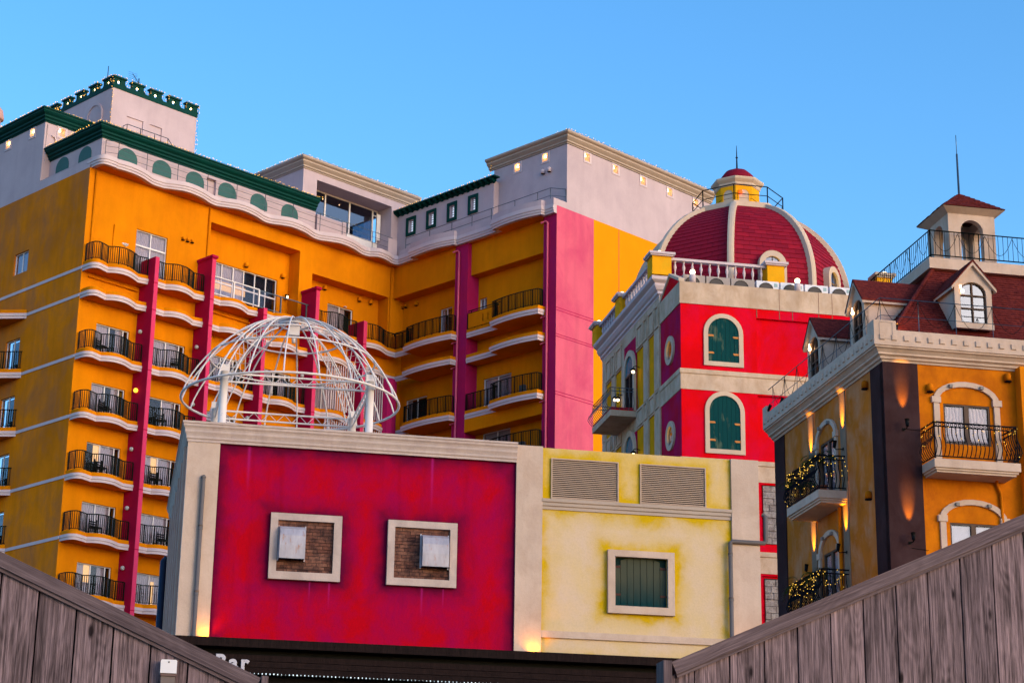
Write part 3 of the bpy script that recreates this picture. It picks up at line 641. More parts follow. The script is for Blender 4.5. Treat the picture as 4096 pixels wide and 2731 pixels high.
rnd = random.Random(3)
for i, (a, b, z0, z1, _) in enumerate(winA):
    sw = rnd.random(); cur = ((0, .84),) if sw < .55 else (((0, .4), (.62, .84)) if sw < .8 else ((.42, .84),))
    window(a, 0, z0, b - a, z1 - z0, cur=cur, warm=(.25, .42, .45, .97) if i in (12, 1 * 4, 13) else ((.5, .6, .05, .8) if i in (5,) else None))
window(3.19, 0, 36.2, 2.01, 2.57, splits=(.5,), cur=((0, 1),), transom=1.72)
window(8.9, .95, 36.15, 4.65, 2.58, splits=(.17, .34, .50, .67, .84), cur=((0, .5),), transom=1.45, warm=(.02, .55, .42, .62))
window(17.3, .9, 36.2, 1.95, 2.1, splits=(.5,), cur=((0, .75),))
for u0, u1, z0, z1, _ in side_w: window(0, -u0, z0, u1 - u0, z1 - z0, SIDE, splits=(.5,), cur=((0, 1),) if z0 > 36 else ())
for u0, u1, z0, z1, _ in B1 + B2: window(22.4, -u0, z0, u1 - u0, z1 - z0, SIDE, splits=(.5,), cur=((0, 1),) if u0 > 6.9 or 6.5 < u0 < 6.6 else ((0, .2),))
# white bands on the side wall and chamfered side balconies
for z in ZB + [34.05, 35.55]: MB().box(-30 if z == 35.55 else -5.0, 0, -.03, .01, z + .12, z + .28).build('white_band', TRIM, H, rot=SIDE)
BS = [(-9.6, 0, 1), (-8.6, -1.0, 1), (-6.1, -1.0, 1), (-4.95, 0, 1)]
BAL['s'] = balcony_meshes('s', BS, .0)
for z in ZB + [34.05]: balcony('s', (0, 0, z), SIDE, z != 34.05)
# service pipes, vent hoods, cowls
for pts_, r_ in (([(.38, -.06, 41.3), (.38, -.06, 36.2)], .05), ([(7.82, -.06, 41.3), (7.82, -.06, 36.2)], .05), ([(21.33, -.08, 41.3), (21.33, -.08, 36.2)], .06),
                 ([(.4, -.10, 35.35), (3.5, -.10, 35.3)], .05), ([(7.9, -.1, 35.35), (11, -.1, 35.3)], .05), ([(1.75, -.04, 38.6), (1.75, -.04, 37.2)], .03)): MB().tube(pts_, r_).build('drain_pipe', ORANGE, H)
for y in (5.85, 12.95):
    mb = MB(); mb.tube([(y, -.10, 0), (y, -.10, 40.9), (y - .12, -.10, 41.0), (y - .5, -.10, 41.0)], .06)
    [mb.tube([(y - .05, -.1, z - .1), (y - .45, -.1, z - .12)], .05) for z in ZB + [34.05, 35.55]]
    mb.build('drain_pipe', PINK, H, (21.5, 0, 0), SIDE)
def cowl_mesh(r, mat=None):
    return MB().lathe([(r, -r * 1.2), (r, 0), (r * .8, r * .6), (r * .3, r * .95)], n=8).mesh('vent_cowl', mat or ORANGE)
CW, CW2, CW3 = cowl_mesh(.13), cowl_mesh(.07), cowl_mesh(.13, TRIM)
CD = MB().lathe([(.11, -.02), (.11, 0)], n=8).mesh('mouth', DARK)
def cowl(par, m_, x, y, z, rot=0): o = put('vent_cowl', m_, par, (x, y, z), rot); put('mouth', CD, o, (0, 0, -.15)); return o
for x, y, z in ((11.2, .83, 39.05), (13.85, .83, 39.08), (19.63, .78, 39.1), (20.5, .78, 39.14), (16.95, .78, 39.15)): cowl(H, CW, x, y, z)
for x, y, z in ((6.15, -.07, 39.07), (6.45, -.09, 39.05), (6.76, -.07, 39.07)): cowl(H, CW2, x, y, z)
for y, z in ((-1.27, 39.05), (.0, 39.12), (-.33, 39.12)): cowl(H, CW if y < -1 else CW2, 22.3, y, z, SIDE)
for y in (-11.75, -12.25): cowl(H, CW3, 22.2, y, 44.55, SIDE)
MB().lathe([(.10, -.02), (.10, .02)], n=10).build('alarm_bell', TRIM, H, (18.6, .86, 38.35))
mb = MB(); mb.box(-.06, .06, -.06, .06, .1, .34); mb.box(-.09, .09, -.09, .09, .34, .40); o = mb.build('wall_lantern', BLACK, H, (14.1, .72, 37.55)); MB().box(-.05, .05, -.08, .02, .12, .32).build('bulb', GLOBE, o)
for z in ZB: MB().box(0, .38, -.22, .0, 0, .5).build('outdoor_unit', plain('dark_grey_unit', (.12, .12, .14)) if z == ZB[0] else bpy.data.materials['dark_grey_unit'], H, (21.6, -10.9, z + .62), SIDE)
# a small distant turret at the left border
T = thing('distant_turret', 'slim pinkish turret with a dark ring peeping in at the far left edge', 'tower', (-35.32, 124.3, 0))
MB().lathe([(.42, 0), (.42, 55.6)], n=10).build('shaft', stucco('pinkish_brown_render', (.45, .25, .24)), T); MB().lathe([(.55, 54.4), (.60, 54.7), (.55, 55.0)], n=10).build('ring', BLACK, T); MB().lathe([(.55, 55.6), (.62, 55.7), (.5, 56.3), (.02, 56.9)], n=10).build('cap', stucco('pinkish_cap', (.5, .3, .28)), T)

# ---- string lights and roof aerials standing on the hotel
def strings(name, label, polys, parent_loc, rot, sp=.10, jit=.05, r=.035, mat=None, sag=0):
    mb = MB(); wire = MB(); rr = random.Random(len(label))
    for pts in polys:
        pts = [Vector(p) for p in pts]; wire.tube(pts, .008, 4)
        for a, b in zip(pts, pts[1:]):
            n = max(1, int((b - a).length / sp))
            for i in range(n):
                p = a.lerp(b, (i + (.5 if jit < .005 else rr.random())) / n)
                mb.spark((p.x + rr.uniform(-jit, jit), p.y + rr.uniform(-jit, jit), p.z + rr.uniform(-jit * .6, jit)), r * rr.uniform(.55, 1.15))
    o = wire.build(name, BLACK, None, parent_loc, rot); tag(o, label, 'string lights', 'strings of warm fairy lights'); mb.build('bulbs', mat or FAIRY, o, kind='stuff'); return o
HL = ((-22.409, 97.457, 0), 45)
strings('string_light', 'warm fairy lights along the green cornice above the row of arches', [[(.08, 4.7, 43.9), (.08, -.57, 43.9), (15.5, -.57, 43.9)]], *HL, sp=.13, r=.034)
strings('string_light', 'warm fairy lights on the green cornice of the topmost left roof block', [[(-.42, 16, 46.13), (-.42, 4.5, 46.13), (3.0, 4.5, 46.13)]], *HL, sp=.13, r=.034)
strings('string_light', 'fairy lights on the beige cornice of the glazed rooftop block', [[(14.05, 8, 46.4), (14.05, -.2, 46.4), (23.2, -.2, 46.4)]], *HL, sp=.14, r=.030)
strings('string_light', 'fairy lights along the green bracketed eave left of the white block', [[(21.55, .4, 45.1), (21.55, -8.3, 45.1)]], *HL, sp=.14, r=.030)
strings('string_light', 'fairy lights on the long beige cornice of the white block above the pink wall', [[(22.0, -7.6, 45.0), (22.05, -7.8, 46.4), (21.9, -14, 46.42), (35, -14, 46.42)]], *HL, sp=.15, r=.028)
tp = [[(TX0 - .05, TY0 - .08, 44.9), (TX0 - .05, TY0 - .08, 48.6)], [(TX1 + .03, TY0 - .08, 44.6), (TX1 + .03, TY0 - .08, 48.6)]]
for k in range(5):
    x = TX0 + 1.245 * k; tp.append([(x - .45, TY0 - .1, 48.16), (x - .05, TY0 - .1, 48.2), (x - .06, TY0 - .1, 48.62), (x + .84, TY0 - .1, 48.62), (x + .82, TY0 - .1, 48.2)] if k else [(x - .04, TY0 - .1, 48.62), (x + .84, TY0 - .1, 48.62), (x + .82, TY0 - .1, 48.2)])
    y = TY0 + .95 - .78 + 1.36 * k; tp.append([(TX0 - .1, y + .86, 48.2), (TX0 - .1, y + .84, 48.62), (TX0 - .1, y - .06, 48.62), (TX0 - .1, y - .05, 48.2), (TX0 - .1, y - .45, 48.16)])
strings('string_light', 'fairy lights outlining the battlements and corners of the white tower', tp, *HL, sp=.12, r=.028)
A = thing('tv_antenna', 'thin television aerial on a mast behind the tower battlements', 'antenna', HL[0], 45)
mb = MB(); mb.tube([(5.35, 4.2, 47.7), (5.35, 4.2, 49.6)], .03); mb.build('mast', STEEL, A)
mb = MB(); mb.tube([(4.9, 4.2, 49.75), (5.9, 4.2, 48.75)], .02); [mb.tube([(5.9 - .14 * k, 3.95, 48.75 + .14 * k), (5.9 - .14 * k, 4.45, 48.75 + .14 * k)], .008, 4) for k in range(7)]; [mb.tube([(4.55, 4.1, 49.15 + .12 * k), (5.15, 4.1, 49.15 + .12 * k)], .008, 4) for k in range(6)]; mb.build('aerial_rods', STEEL, A)
D = thing('satellite_dish', 'round grey dish peeping out between two tower battlements', 'dish', HL[0], 45)
MB().lathe([(0.02, 0), (.2, .03), (.36, .10), (.37, .10), (.2, .0), (.02, -.04)], n=14).build('reflector', plain('dish_grey', (.35, .30, .32)), D, (6.3, 4.3, 48.45)).rotation_euler = (R(80), 0, R(20))
MB().tube([(6.3, 4.35, 47.8), (6.3, 4.35, 48.4)], .03).build('stand', STEEL, D)

# ================================================================ the low box with the crimson panel (bar building)
V = 11.4                                       # the village stands on its own grid
BXL = (-7.421, 44.384, 0)
B = thing('bar_building', 'low cream box with crimson and yellow panels above a dark wooden bar front', 'building', BXL, V)
mb = MB(); mb.wall(.74, 7.73, 8.0, 12.97, d=.07); mb.box(.74, .745, .0, .08, 8, 12.97); mb.build('crimson_panel', CRIMSON, B)
for a, b, t in ((0, .74, 12.97), (7.73, 8.37, 13.39), (13.05, 13.74, 13.39)): MB().box(a, b, 0, .5, 0, t).build('pilaster', VCREAM, B)
mb = MB(); mb.wall(8.37, 13.05, 8.0, 11.95, [(10.14, 11.43, 9.66, 10.83, .1)], d=.08, back=True); mb.build('yellow_panel', PALEYEL, B)
mb = MB(); mb.wall(8.37, 13.05, 11.95, 13.38, [(8.58, 10.24, 12.14, 13.13, .12), (10.77, 12.42, 12.14, 13.13, .12)], d=.08, back=True); mb.box(8.37, 13.05, .081, .4, 13.36, 13.38); mb.build('louvre_panel', PALEYEL2, B)
for a, b in ((8.60, 10.22), (10.79, 12.40)): MB().box(a, b, .185, .195, 12.16, 13.11).build('dark_duct', DARK, B)
mb = MB(); mb.wall(0, 9.4, 0, 12.97) ; mb.xf = None
MB().box(-9.4, -.5, 0, .1, 0, 12.97).build('side_wall', PURPLE, B, rot=SIDE)
for k in range(6): MB().box(-.9 - 1.6 * k, -.6 - 1.6 * k, -.06, 0, 0, 12.97).build('side_pilaster', VCREAM, B, rot=SIDE)
MB().box(0.1, 13.7, .5, 9.4, 13.2, 13.35).box(13.64, 13.74, .5, 9.4, 0, 13.3).box(.1, 13.7, 9.3, 9.4, 0, 13.2).build('roof', VCREAM, B)
pc = [(-.04, 0), (.02, 0), (.02, .05), (.045, .08), (.045, .13), (.06, .17), (.085, .22), (.085, .27), (.10, .31), (.13, .35), (.13, .40), (.15, .41), (.15, .46), (-.04, .46)]
MB().sweep([(0, 9.4), (0, 0), (7.73, 0)], pc, z=12.955).build('cornice', BOXCREAM, B)
MB().prism([(.03, .03), (7.72, .03), (7.72, 9.3), (.03, 9.3)], 13.35, 13.41).build('roof', VCREAM, B)
def brick_window(x0, x1, z0, z1, ix0, ix1, iz0, iz1, hx0, hx1, hz0, hz1):
    f = MB().ring(rect(x0, x1, z0, z1), rect(ix0, ix1, iz0, iz1), -.045, .07).build('window_frame', BOXCREAM, B)
    g = MB().box(ix0, ix1, .055, .068, iz0, iz1).build('brick_panel', MORTAR, B)
    bh, bw, j = .0795, .247, .012; r = 0; z = iz0 + .004
    while z < iz1 - .02:
        h = min(bh - j, iz1 - z); x = ix0 - (0, .5, .25, .75)[r % 4] * bw + .004
        while x < ix1:
            a, b = max(x, ix0), min(x + bw - j, ix1)
            if b - a > .02: bx('brick', BRICK, g, a, b, .030 + .008 * ((r * 7 + int(x * 13)) % 3), .056, z, z + h)
            x += bw
        z += bh; r += 1
    # curved sheet-metal hood, open below
    pr = [(0, 0), (-.26, 0), (-.275, .3), (-.27, hz1 - hz0 - .25), (-.22, hz1 - hz0 - .09), (-.12, hz1 - hz0 - .02), (0, hz1 - hz0)]
    mb = MB(); n = len(pr); mb.add([(hx0, y + .03, hz0 + z) for y, z in pr] + [(hx1, y + .03, hz0 + z) for y, z in pr], [tuple(range(n))[::-1], tuple(range(n, 2 * n))] + [(i, i + 1, i + n + 1, i + n) for i in range(1, n - 1)])
    mb.box(hx0 - .03, hx0, .0, .03, hz0 - .02, hz1 + .02); mb.box(hx1, hx1 + .03, .0, .03, hz0 - .02, hz1 + .02)
    mb.tube([(hx0 - .002, pr[1][0] + .03, hz0), (hx0 - .002, pr[3][0] + .03, hz0 + pr[3][1])], .006, 4)
    mb.build('vent_hood', GALV, f)
brick_window(1.99, 3.63, 9.87, 11.40, 2.16, 3.45, 10.05, 11.24, 2.20, 2.78, 10.32, 11.10)
brick_window(4.705, 6.335, 9.87, 11.39, 4.87, 6.17, 10.04, 11.23, 5.50, 6.12, 10.31, 11.08)
for a, b in ((8.58, 10.24), (10.77, 12.42)):
    l = MB().ring(rect(a, b, 12.14, 13.13), rect(a + .03, b - .03, 12.16, 13.10), .02, .2).build('louvre', LOUVRE, B)
    L_ = b - a - .06; sm = MB(); sm.add([(0, 0, .022), (L_, 0, .022), (L_, .05, .034), (0, .05, .034), (0, .0, 0), (L_, .0, 0), (L_, .05, .026), (0, .05, .026)], [(0, 1, 2, 3), (4, 7, 6, 5), (0, 4, 5, 1), (2, 6, 7, 3), (0, 3, 7, 4), (1, 5, 6, 2)])
    sm = sm.mesh('slat', LOUVRE)
    for k in range(20): put('slat', sm, l, (a + .03, .05, 12.175 + .0465 * k))
MB().sweep([(8.36, .08), (13.07, .08)], [(-.02, 0), (.03, 0), (.03, .07), (.06, .09), (.06, .16), (.09, .18), (.09, .25), (-.02, .25)], z=11.88).build('ledge', BEIGE, B)
MB().box(8.36, 13.05, .02, .09, 8.84, 9.0).build('ledge', VCREAM, B)
f = MB().ring(rect(9.965, 11.595, 9.48, 10.985), rect(10.14, 11.43, 9.66, 10.83), -.035, .08).build('window_frame', VCREAM, B)
sh = MB().box(10.14, 11.43, .14, .16, 9.66, 10.83).build('shutter', plain('dark_teal_gap', (.004, .02, .02)), B)
pw = 1.29 / 8
for k in range(8):
    u = abs(k - 3.5); ht = 1.17 - (0 if u < 3 else .16) - .02; a = 10.14 + pw * k + .006; b = a + pw - .012
    mb = MB(); tl = 0 if k > 0 else -.06; tr = 0 if k < 7 else -.06
    mb.slab([(a, 9.665), (b, 9.665), (b, 9.665 + ht + (tr if k == 7 else (-.05 if k == 6 else 0))), (a, 9.665 + ht + (tl if k == 0 else (-.05 if k == 1 else 0)))], .105 + .006 * (k % 2), .139); mb.build('plank', SHUT2, sh)
for x0 in (10.14, 11.27):
    for z in (9.92, 10.58): MB().box(x0, x0 + .16, .092, .104, z, z + .05).build('hinge', plain('rust_brown_iron', (.07, .03, .025)), sh)
MB().tube([(.40, -.07, 8.0), (.40, -.07, 12.05), (.40, -.05, 12.12), (.40, .02, 12.14)], .05, 10).tube([(.40, -.07, 10.9), (.40, -.07, 11.0)], .058, 10).tube([(.40, -.07, 9.4), (.40, -.07, 9.5)], .058, 10).ball((.40, -.06, 12.12), .062).build('vent_pipe', PIPE, B)
MB().tube([(12.98, -.05, 8.0), (12.98, -.05, 11.30), (13.02, -.05, 11.34), (13.84, -.05, 11.34), (13.88, -.05, 11.38), (13.88, -.05, 12.0), (13.84, .02, 12.05)], .052, 10).tube([(12.98, -.05, 9.9), (12.98, -.05, 9.98)], .06, 10).tube([(12.98, -.05, 10.98), (12.98, -.05, 11.05)], .06, 10).build('drain_pipe', PIPE, B)
MB().tube([(-.14, 9.3, 6), (-.14, 9.3, 11.9), (-.05, 9.3, 12.0)], .09, 8).build('drain_pipe', BLUEPIPE, B)
# wooden bar front
MB().box(-.16, 16, -1.05, .06, 8.14, 8.33).build('fascia_board', DWOOD, B)
MB().box(-.1, 16, -.62, .06, 7.96, 8.139).build('soffit_shadow', BLACK, B)  # black colour stands in for the deep shadow under the fascia
for k in range(3): MB().box(-.1, 16, -.90, -.86, 7.60 + .135 * k, 7.725 + .135 * k).build('fascia_plank', DWOOD, B)
MB().box(-.1, 16, -.5, .06, 0, 7.6).build('dark_wall', DARK, B)
for lo in ((.55, -.30, 8.02), (8.12, -.28, 8.02), (13.4, -.32, 8.2)):
    pass
def uplight(name, x, y, z, to, power, deg, blend=.8, col=(1., .50, .06), r=.04):
    l = bpy.data.lights.new(name, 'SPOT'); l.energy = power; l.color = col; l.spot_size = R(deg); l.spot_blend = blend; l.shadow_soft_size = r
    return l
def lamp(name, parent, loc, aim, power, deg, blend=.9, col=(1., .34, .004), size=.04):
    l = uplight(name, 0, 0, 0, 0, power, deg, blend, col, size); o = bpy.data.objects.new(name, l); C.objects.link(o); o.parent = parent; o.location = loc
    o.rotation_euler = (Vector(loc) - Vector(aim)).to_track_quat('Z', 'Y').to_euler(); return o
UPL = MB().lathe([(.05, 0), (.06, .04)], n=8).mesh('uplight_housing', BLACK)
for x in (.58, 8.14, 13.42):
    h = put('uplight_housing', UPL, B, (x, -.10, 8.335)); lamp('uplight', B, (x + .05, -.11, 8.40), (x + .05, .03, 9.4), 22, 130, 1., (1., .33, .0))
# lettering
def letters(txt, size, name, mat, parent, x, y, z, gap=1.0, ex=.02, bold=.012):
    cx = x
    for ch in txt:
        cu = bpy.data.curves.new('t', 'FONT'); cu.body = ch; cu.size = size; cu.extrude = ex; cu.offset = bold; cu.bevel_depth = .003
        t = bpy.data.objects.new('t', cu); C.objects.link(t); dg = bpy.context.evaluated_depsgraph_get(); dg.update()
        me = bpy.data.meshes.new_from_object(t.evaluated_get(dg)); wd = max((v.co.x for v in me.vertices), default=.1); bpy.data.objects.remove(t); bpy.data.curves.remove(cu)
        me.transform(Matrix.Rotation(R(90), 4, 'X')); me.materials.clear(); me.materials.append(mat); me.name = name
        put(name, me, parent, (cx, y, z)); cx += wd + gap
SG = thing('bar_sign', 'worn silver letters reading Bar on the dark wooden front, partly behind the left fence', 'sign', BXL, V)
letters('Bar', .43, 'letter', plain('worn_silver_letter', (.42, .40, .46), .45, .3, .3, 20), SG, .86, -.96, 7.665, .055, .02, .016)
strings('led_string', 'thin line of cold white lights under the dark wooden bar front', [[(.5, -.93, 7.585), (12.5, -.93, 7.585)]], BXL, V, sp=.085, jit=.002, r=.019, mat=LED)

# ---- tubular dome frame on its roof
G = thing('tubular_dome', 'open white tubular steel dome with peeling paint on the crimson box roof', 'steel dome', BXL, V)
cx, cy, zr, Rr, Hh = 2.48, 2.1, 14.62, 2.66, 2.12
def dprof(z): return Rr * (1 - min(1, z / Hh) ** 1.3) ** .52
prof = [(dprof(z), z) for z in [Hh * math.sin(PI / 2 * i / 14) for i in range(14)] if dprof(z) > .22]
ribm = None
for k in range(20):
    a = 2 * PI * (k + .5) / 20; pts = [(cx + r * math.cos(a), cy + r * math.sin(a), zr + z) for r, z in prof] + [(cx + .16 * math.cos(a), cy + .16 * math.sin(a), zr + Hh + .02), (cx + .07 * math.cos(a), cy + .07 * math.sin(a), zr + Hh - .05)]
    MB().tube(pts, .020, 6).build('rib', WHITEMETAL, G)
for r, z, t in ((Rr, 0, .030), (2.03, 1.05, .022), (1.2, 1.62, .022), (.34, 1.98, .025)):
    MB().tube([(cx + r * math.cos(2 * PI * i / 48), cy + r * math.sin(2 * PI * i / 48), zr + z) for i in range(48)], t, 6, closed=True).build('ring', WHITEMETAL, G)
cor = [(.76, .4), (4.22, .4), (4.22, 3.8), (.76, 3.8)]
for x, y in cor:
    p = MB().tube([(x, y, 13.38), (x, y, 14.80)], .095, 12).build('post', WHITEMETAL, G)
    MB().box(x - .11, x + .11, y - .012, y + .012, 14.62, 14.98).build('bolt_plate', WHITEMETAL, p)
def truss(p, q, h, n, up=Vector((0, 0, 1))):
    p, q = Vector(p), Vector(q); mb = MB(); mb.tube([p, q], .024, 6); mb.tube([p + up * h, q + up * h], .024, 6)
    pts = [p.lerp(q, i / n) + (up * h if i % 2 else Vector((0, 0, 0))) for i in range(n + 1)]; mb.tube(pts, .011, 4, sm=False); return mb.build('truss', WHITEMETAL, G)
for i in range(4): a, b = cor[i], cor[(i + 1) % 4]; truss((*a, 14.56), (*b, 14.56), .2, 18)
for x, y in cor:        # trussed arches from each post to the crown
    dx, dy = cx - x, cy - y; o_, i_ = [], []
    for k in range(15):
        t = k / 14; ang = t * PI / 2 * .97; r0 = 2.42
        z = 14.75 + 1.86 * math.sin(ang); f = min(1., dprof(z - zr) * .92 / math.hypot(dx, dy)); o_.append((cx - dx * f, cy - dy * f, z))
        f2 = f * .90; i_.append((cx - dx * f2, cy - dy * f2, 14.62 + 1.76 * math.sin(ang)))
    mb = MB(); mb.tube(o_, .018, 6); mb.tube(i_, .018, 6); mb.tube([(o_ if k % 2 else i_)[k] for k in range(15)], .010, 4, sm=False); mb.tube([(i_ if k % 2 else o_)[k] for k in range(15)], .009, 4, sm=False); mb.build('truss_arch', WHITEMETAL, G)
MB().box(cx - .13, cx + .13, cy - .13, cy + .13, 16.32, 16.56).lathe([(.04, 16.15), (.05, 16.32)], (cx, cy), 8).build('crown_hub', WHITEMETAL, G)

# ================================================================ the red building with the dome
DML = (6.651, 74.704, 0)
M = thing('dome_building', 'red and magenta building with cream bands, balustrade and a big shingled dome', 'building', DML, V)
mb = MB(); mb.wall(0, 12, 0, 26.68, [(3.14, 12.0, 24.05, 26.30, .14), (3.12, 12.0, 20.44, 23.1, .14), (3.14, 12, 17.03, 19.5, .10), (3.14, 12, 14.0, 15.92, .10)], back=True); mb.build('red_wall', RED, M)
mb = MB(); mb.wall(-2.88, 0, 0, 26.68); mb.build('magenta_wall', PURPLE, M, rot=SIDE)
mb = MB()
mb.sweep([(0, 2.88), (0, 0), (12, 0)], [(-.05, 0), (.03, 0), (.03, .62), (.07, .66), (.07, .83), (-.05, .83)], z=23.15); mb.build('band', CREAM2, M)
MB().sweep([(0, 2.88), (0, 0), (12, 0)], [(-.05, 0), (.03, 0), (.03, .62), (.07, .66), (.07, .83), (-.05, .83)], z=19.58).build('band', CREAM2, M)
MB().sweep([(0, 2.88), (0, 0), (12, 0)], [(-.05, 0), (.03, 0), (.03, .62), (.07, .66), (.07, .83), (-.05, .83)], z=16.0).build('band', CREAM2, M)
MB().sweep([(0, 2.86), (0, 0), (12, 0)], [(-.2, 0), (.04, 0), (.04, .90), (-.2, .90)], z=26.68).build('parapet', CREAM2, M)
MB().box(.1, 12, .1, 2.9, 27.3, 27.35).build('roof', CREAM, M)
mb = MB(); [mb.box(x, x + .02, -.045, -.03, 26.7, 27.57) for x in (4.1, 5.76, 6.33)]; [mb.box(x, x + .03, -.01, .005, 26.32, 26.66) for x in (3.15, 4.1, 4.65, 5.76, 6.33)]; mb.build('groove', plain('groove_shadow_paint', (.22, .10, .07)), M)  # dark strips laid on the face; the grooves' shade is in their colour
# small gable between the parapet and the taller part
MB().slab([(-2.75, 27.58), (-.02, 27.58), (-1.15, 28.12), (-1.45, 28.16)], -.02, .1).build('gable', RED, M, rot=SIDE)
MB().add([], []) if False else None
mb = MB()
for (a, za), (b, zb_) in (((-2.8, 27.55), (-1.4, 28.25)), ((-1.4, 28.25), (.0, 27.60))):
    mb.add([(a, -.06, za), (b, -.06, zb_), (b, .18, zb_), (a, .18, za), (a, -.06, za + .13), (b, -.06, zb_ + .13), (b, .18, zb_ + .13), (a, .18, za + .13)], [(0, 1, 5, 4), (1, 2, 6, 5), (2, 3, 7, 6), (3, 0, 4, 7), (4, 5, 6, 7), (3, 2, 1, 0)])
mb.build('coping', CREAM, M, rot=SIDE)
# arched shuttered windows
def shutter_window(u0, u1, z0, z1, fw=.18):
    f = MB().ring(arch(u0 - fw, u1 + fw, z0 - fw, z1 + fw, (u1 - u0) / 2 + fw, 14), arch(u0, u1, z0, z1, None, 14), -.07, .0).build('window_frame', CREAM, M)
    n = 7; wd = (u1 - u0) / n; c = (u0 + u1) / 2; r = (u1 - u0) / 2; zs = z1 - r
    for k in range(n):
        a = u0 + wd * k + .005; b = a + wd - .010; top = [(x, zs + math.sqrt(max(0, r * r - (x - c) ** 2))) for x in (b, (a + b) / 2, a)]
        MB().slab([(a, z0), (b, z0)] + top, -.030 + .004 * (k % 2), -.004).build('plank', SHUT, f)
    MB().slab(arch(u0, u1, z0, z1, None, 14), -.004, -.001).build('gap', DARK, f)
    for x, z in ((u0 + .0, z0 + .32), (u0, z0 + 1.03), (u1 - .24, z0 + .30), (u1 - .24, z0 + 1.0)): MB().slab([(x, z), (x + .24, z), (x + .24, z + .05), (x + .2, z + .08), (x, z + .08)] if x < c else [(x, z + .04), (x + .04, z), (x + .24, z), (x + .24, z + .08), (x, z + .08)], -.05, -.032).build('strap_hinge', plain('orange_hinge_paint', (.50, .20, .06)) if 'orange_hinge_paint' not in bpy.data.materials else bpy.data.materials['orange_hinge_paint'], f)
shutter_window(1.11, 2.38, 24.35, 26.17); shutter_window(1.12, 2.38, 20.80, 22.97)
# stone panels
for z0, z1 in ((17.04, 19.48), (14.0, 15.84)):
    g = MB().box(3.26, 8, .06, .099, z0 + .14 if z0 > 15 else z0, z1).build('stone_panel', MORTAR, M)
    z = z0 + .145 if z0 > 15 else z0; r = 0
    while z < z1 - .05:
        h = min(.255, z1 - z); x = 3.27
        while x < 4.4:
            wd = (.34, .52, .44, .24)[(r * 3 + int(x * 5)) % 4]; bx('stone', STONE, g, x, x + wd - .02, .02 + .012 * ((r + int(x * 9)) % 3), .062, z + .008, z + h - .01); x += wd
        z += .257; r += 1
# oval windows on the magenta wall
for y, z in ((1.45, 25.13), (1.45, 21.6)):
    n = 20; ring = lambda r, q=1.: [(-y + r * math.cos(2 * PI * i / n), z + r * q * math.sin(2 * PI * i / n)) for i in range(n)]
    f = MB().ring(ring(.61, .97), ring(.40, .97), -.08, .0).build('round_window_frame', CREAM, M, rot=SIDE)
    MB().slab(ring(.42), -.012, -.002).build('pane', SKYGLASS, f)
    lamp('round_window_glow', M, (-.07, y + .0, z - .36), (-.07, y, z + 1), 4, 150, 1., (1., .6, .05), .02)
# taller part: left side wall with pilasters and panels (facing -x)
mb = MB(); mb.wall(-12.4, -2.86, 0, 28.0); mb.build('yellow_wall', YELLOW, M, rot=SIDE)
MB().box(0, 12, 2.89, 3.1, 26.7, 28.0).box(.1, 12, 12.2, 12.4, 0, 28).box(.3, 11.9, 3.3, 12.2, 28.2, 28.3).build('back_wall', CREAM2, M)
for a, b in ((2.88, 3.66), (4.62, 5.32), (8.52, 8.95), (10.1, 10.7), (11.75, 12.4)):
    for z0, z1 in ((24.0, 26.55), (20.43, 23.12), (14, 19.5)): MB().box(-b, -a, -.07, 0, z0, z1).build('pilaster', CREAM2, M, rot=SIDE)
MB().box(-12.44, -2.87, -.05, .0, 26.56, 27.9).build('frieze', CREAM2, M, rot=SIDE); MB().box(-12.44, -2.87, -.05, .0, 23.12, 24.0).build('frieze', CREAM2, M, rot=SIDE); MB().box(-12.44, -2.87, -.05, .0, 19.5, 20.43).build('frieze', CREAM2, M, rot=SIDE)
for a, b in ((2.95, 3.55), (3.7, 4.55), (4.7, 5.3), (5.4, 6.4), (8.95, 9.9), (10.1, 10.7), (10.85, 11.7)):
    mb = MB(); mb.ring(rect(-b, -a, 26.62, 27.62), rect(-b + .1, -a - .1, 26.72, 27.52), -.10, -.05); mb.build('frieze_moulding', CREAM2, M, rot=SIDE); mb = MB(); mb.ring(rect(-b, -a, 23.2, 23.95), rect(-b + .08, -a - .08, 23.28, 23.87), -.09, -.05); mb.build('frieze_moulding', CREAM2, M, rot=SIDE)
for z0, z1 in ((23.99, 27.3), (20.42, 23.11)):
    MB().box(-8.5, -6.55, -.06, .0, z0, z1).build('magenta_bay', PURPLE, M, rot=SIDE)
    t = MB().slab(arch(-8.15, -6.75, z0, z0 + 2.65), -.075, -.055).build('door_opening', DARK, M, rot=SIDE)
    MB().ring(arch(-8.4, -6.5, z0, z0 + 2.9, .95), arch(-8.15, -6.75, z0, z0 + 2.65), -.16, -.06).build('arch_frame', CREAM, t)
    MB().slab(arch(-8.15, -6.75, z0 + 1.85, z0 + 2.65, .7), -.10, -.076).build('blue_fanlight', plain('teal_glass', (.02, .16, .22), .2), t)
    mb = MB(); [mb.box(x - .04, x + .04, -.11, -.078, z0, z0 + 1.85) for x in (-8.1, -7.45, -6.8)]; mb.box(-8.15, -6.75, -.12, -.078, z0 + 1.78, z0 + 1.88); mb.build('door_frame', DFRAME, t)
cn = [(-.05, 0), (.06, 0), (.06, .07), (.14, .12), (.14, .22), (.22, .28), (.30, .42), (.30, .52), (.42, .60), (.46, .64), (.46, .78), (-.05, .78)]
MB().sweep([(0, 12.5), (0, 2.95), (.9, 2.95)], cn, z=27.88).build('cornice', TRIM, M)
MB().sweep([(-.12, 12.6), (-.12, 2.78), (5.3, 2.78)], [(-.5, 0), (.14, 0), (.14, .14), (-.5, .14)], z=28.62).build('balustrade_base', TRIM, M)
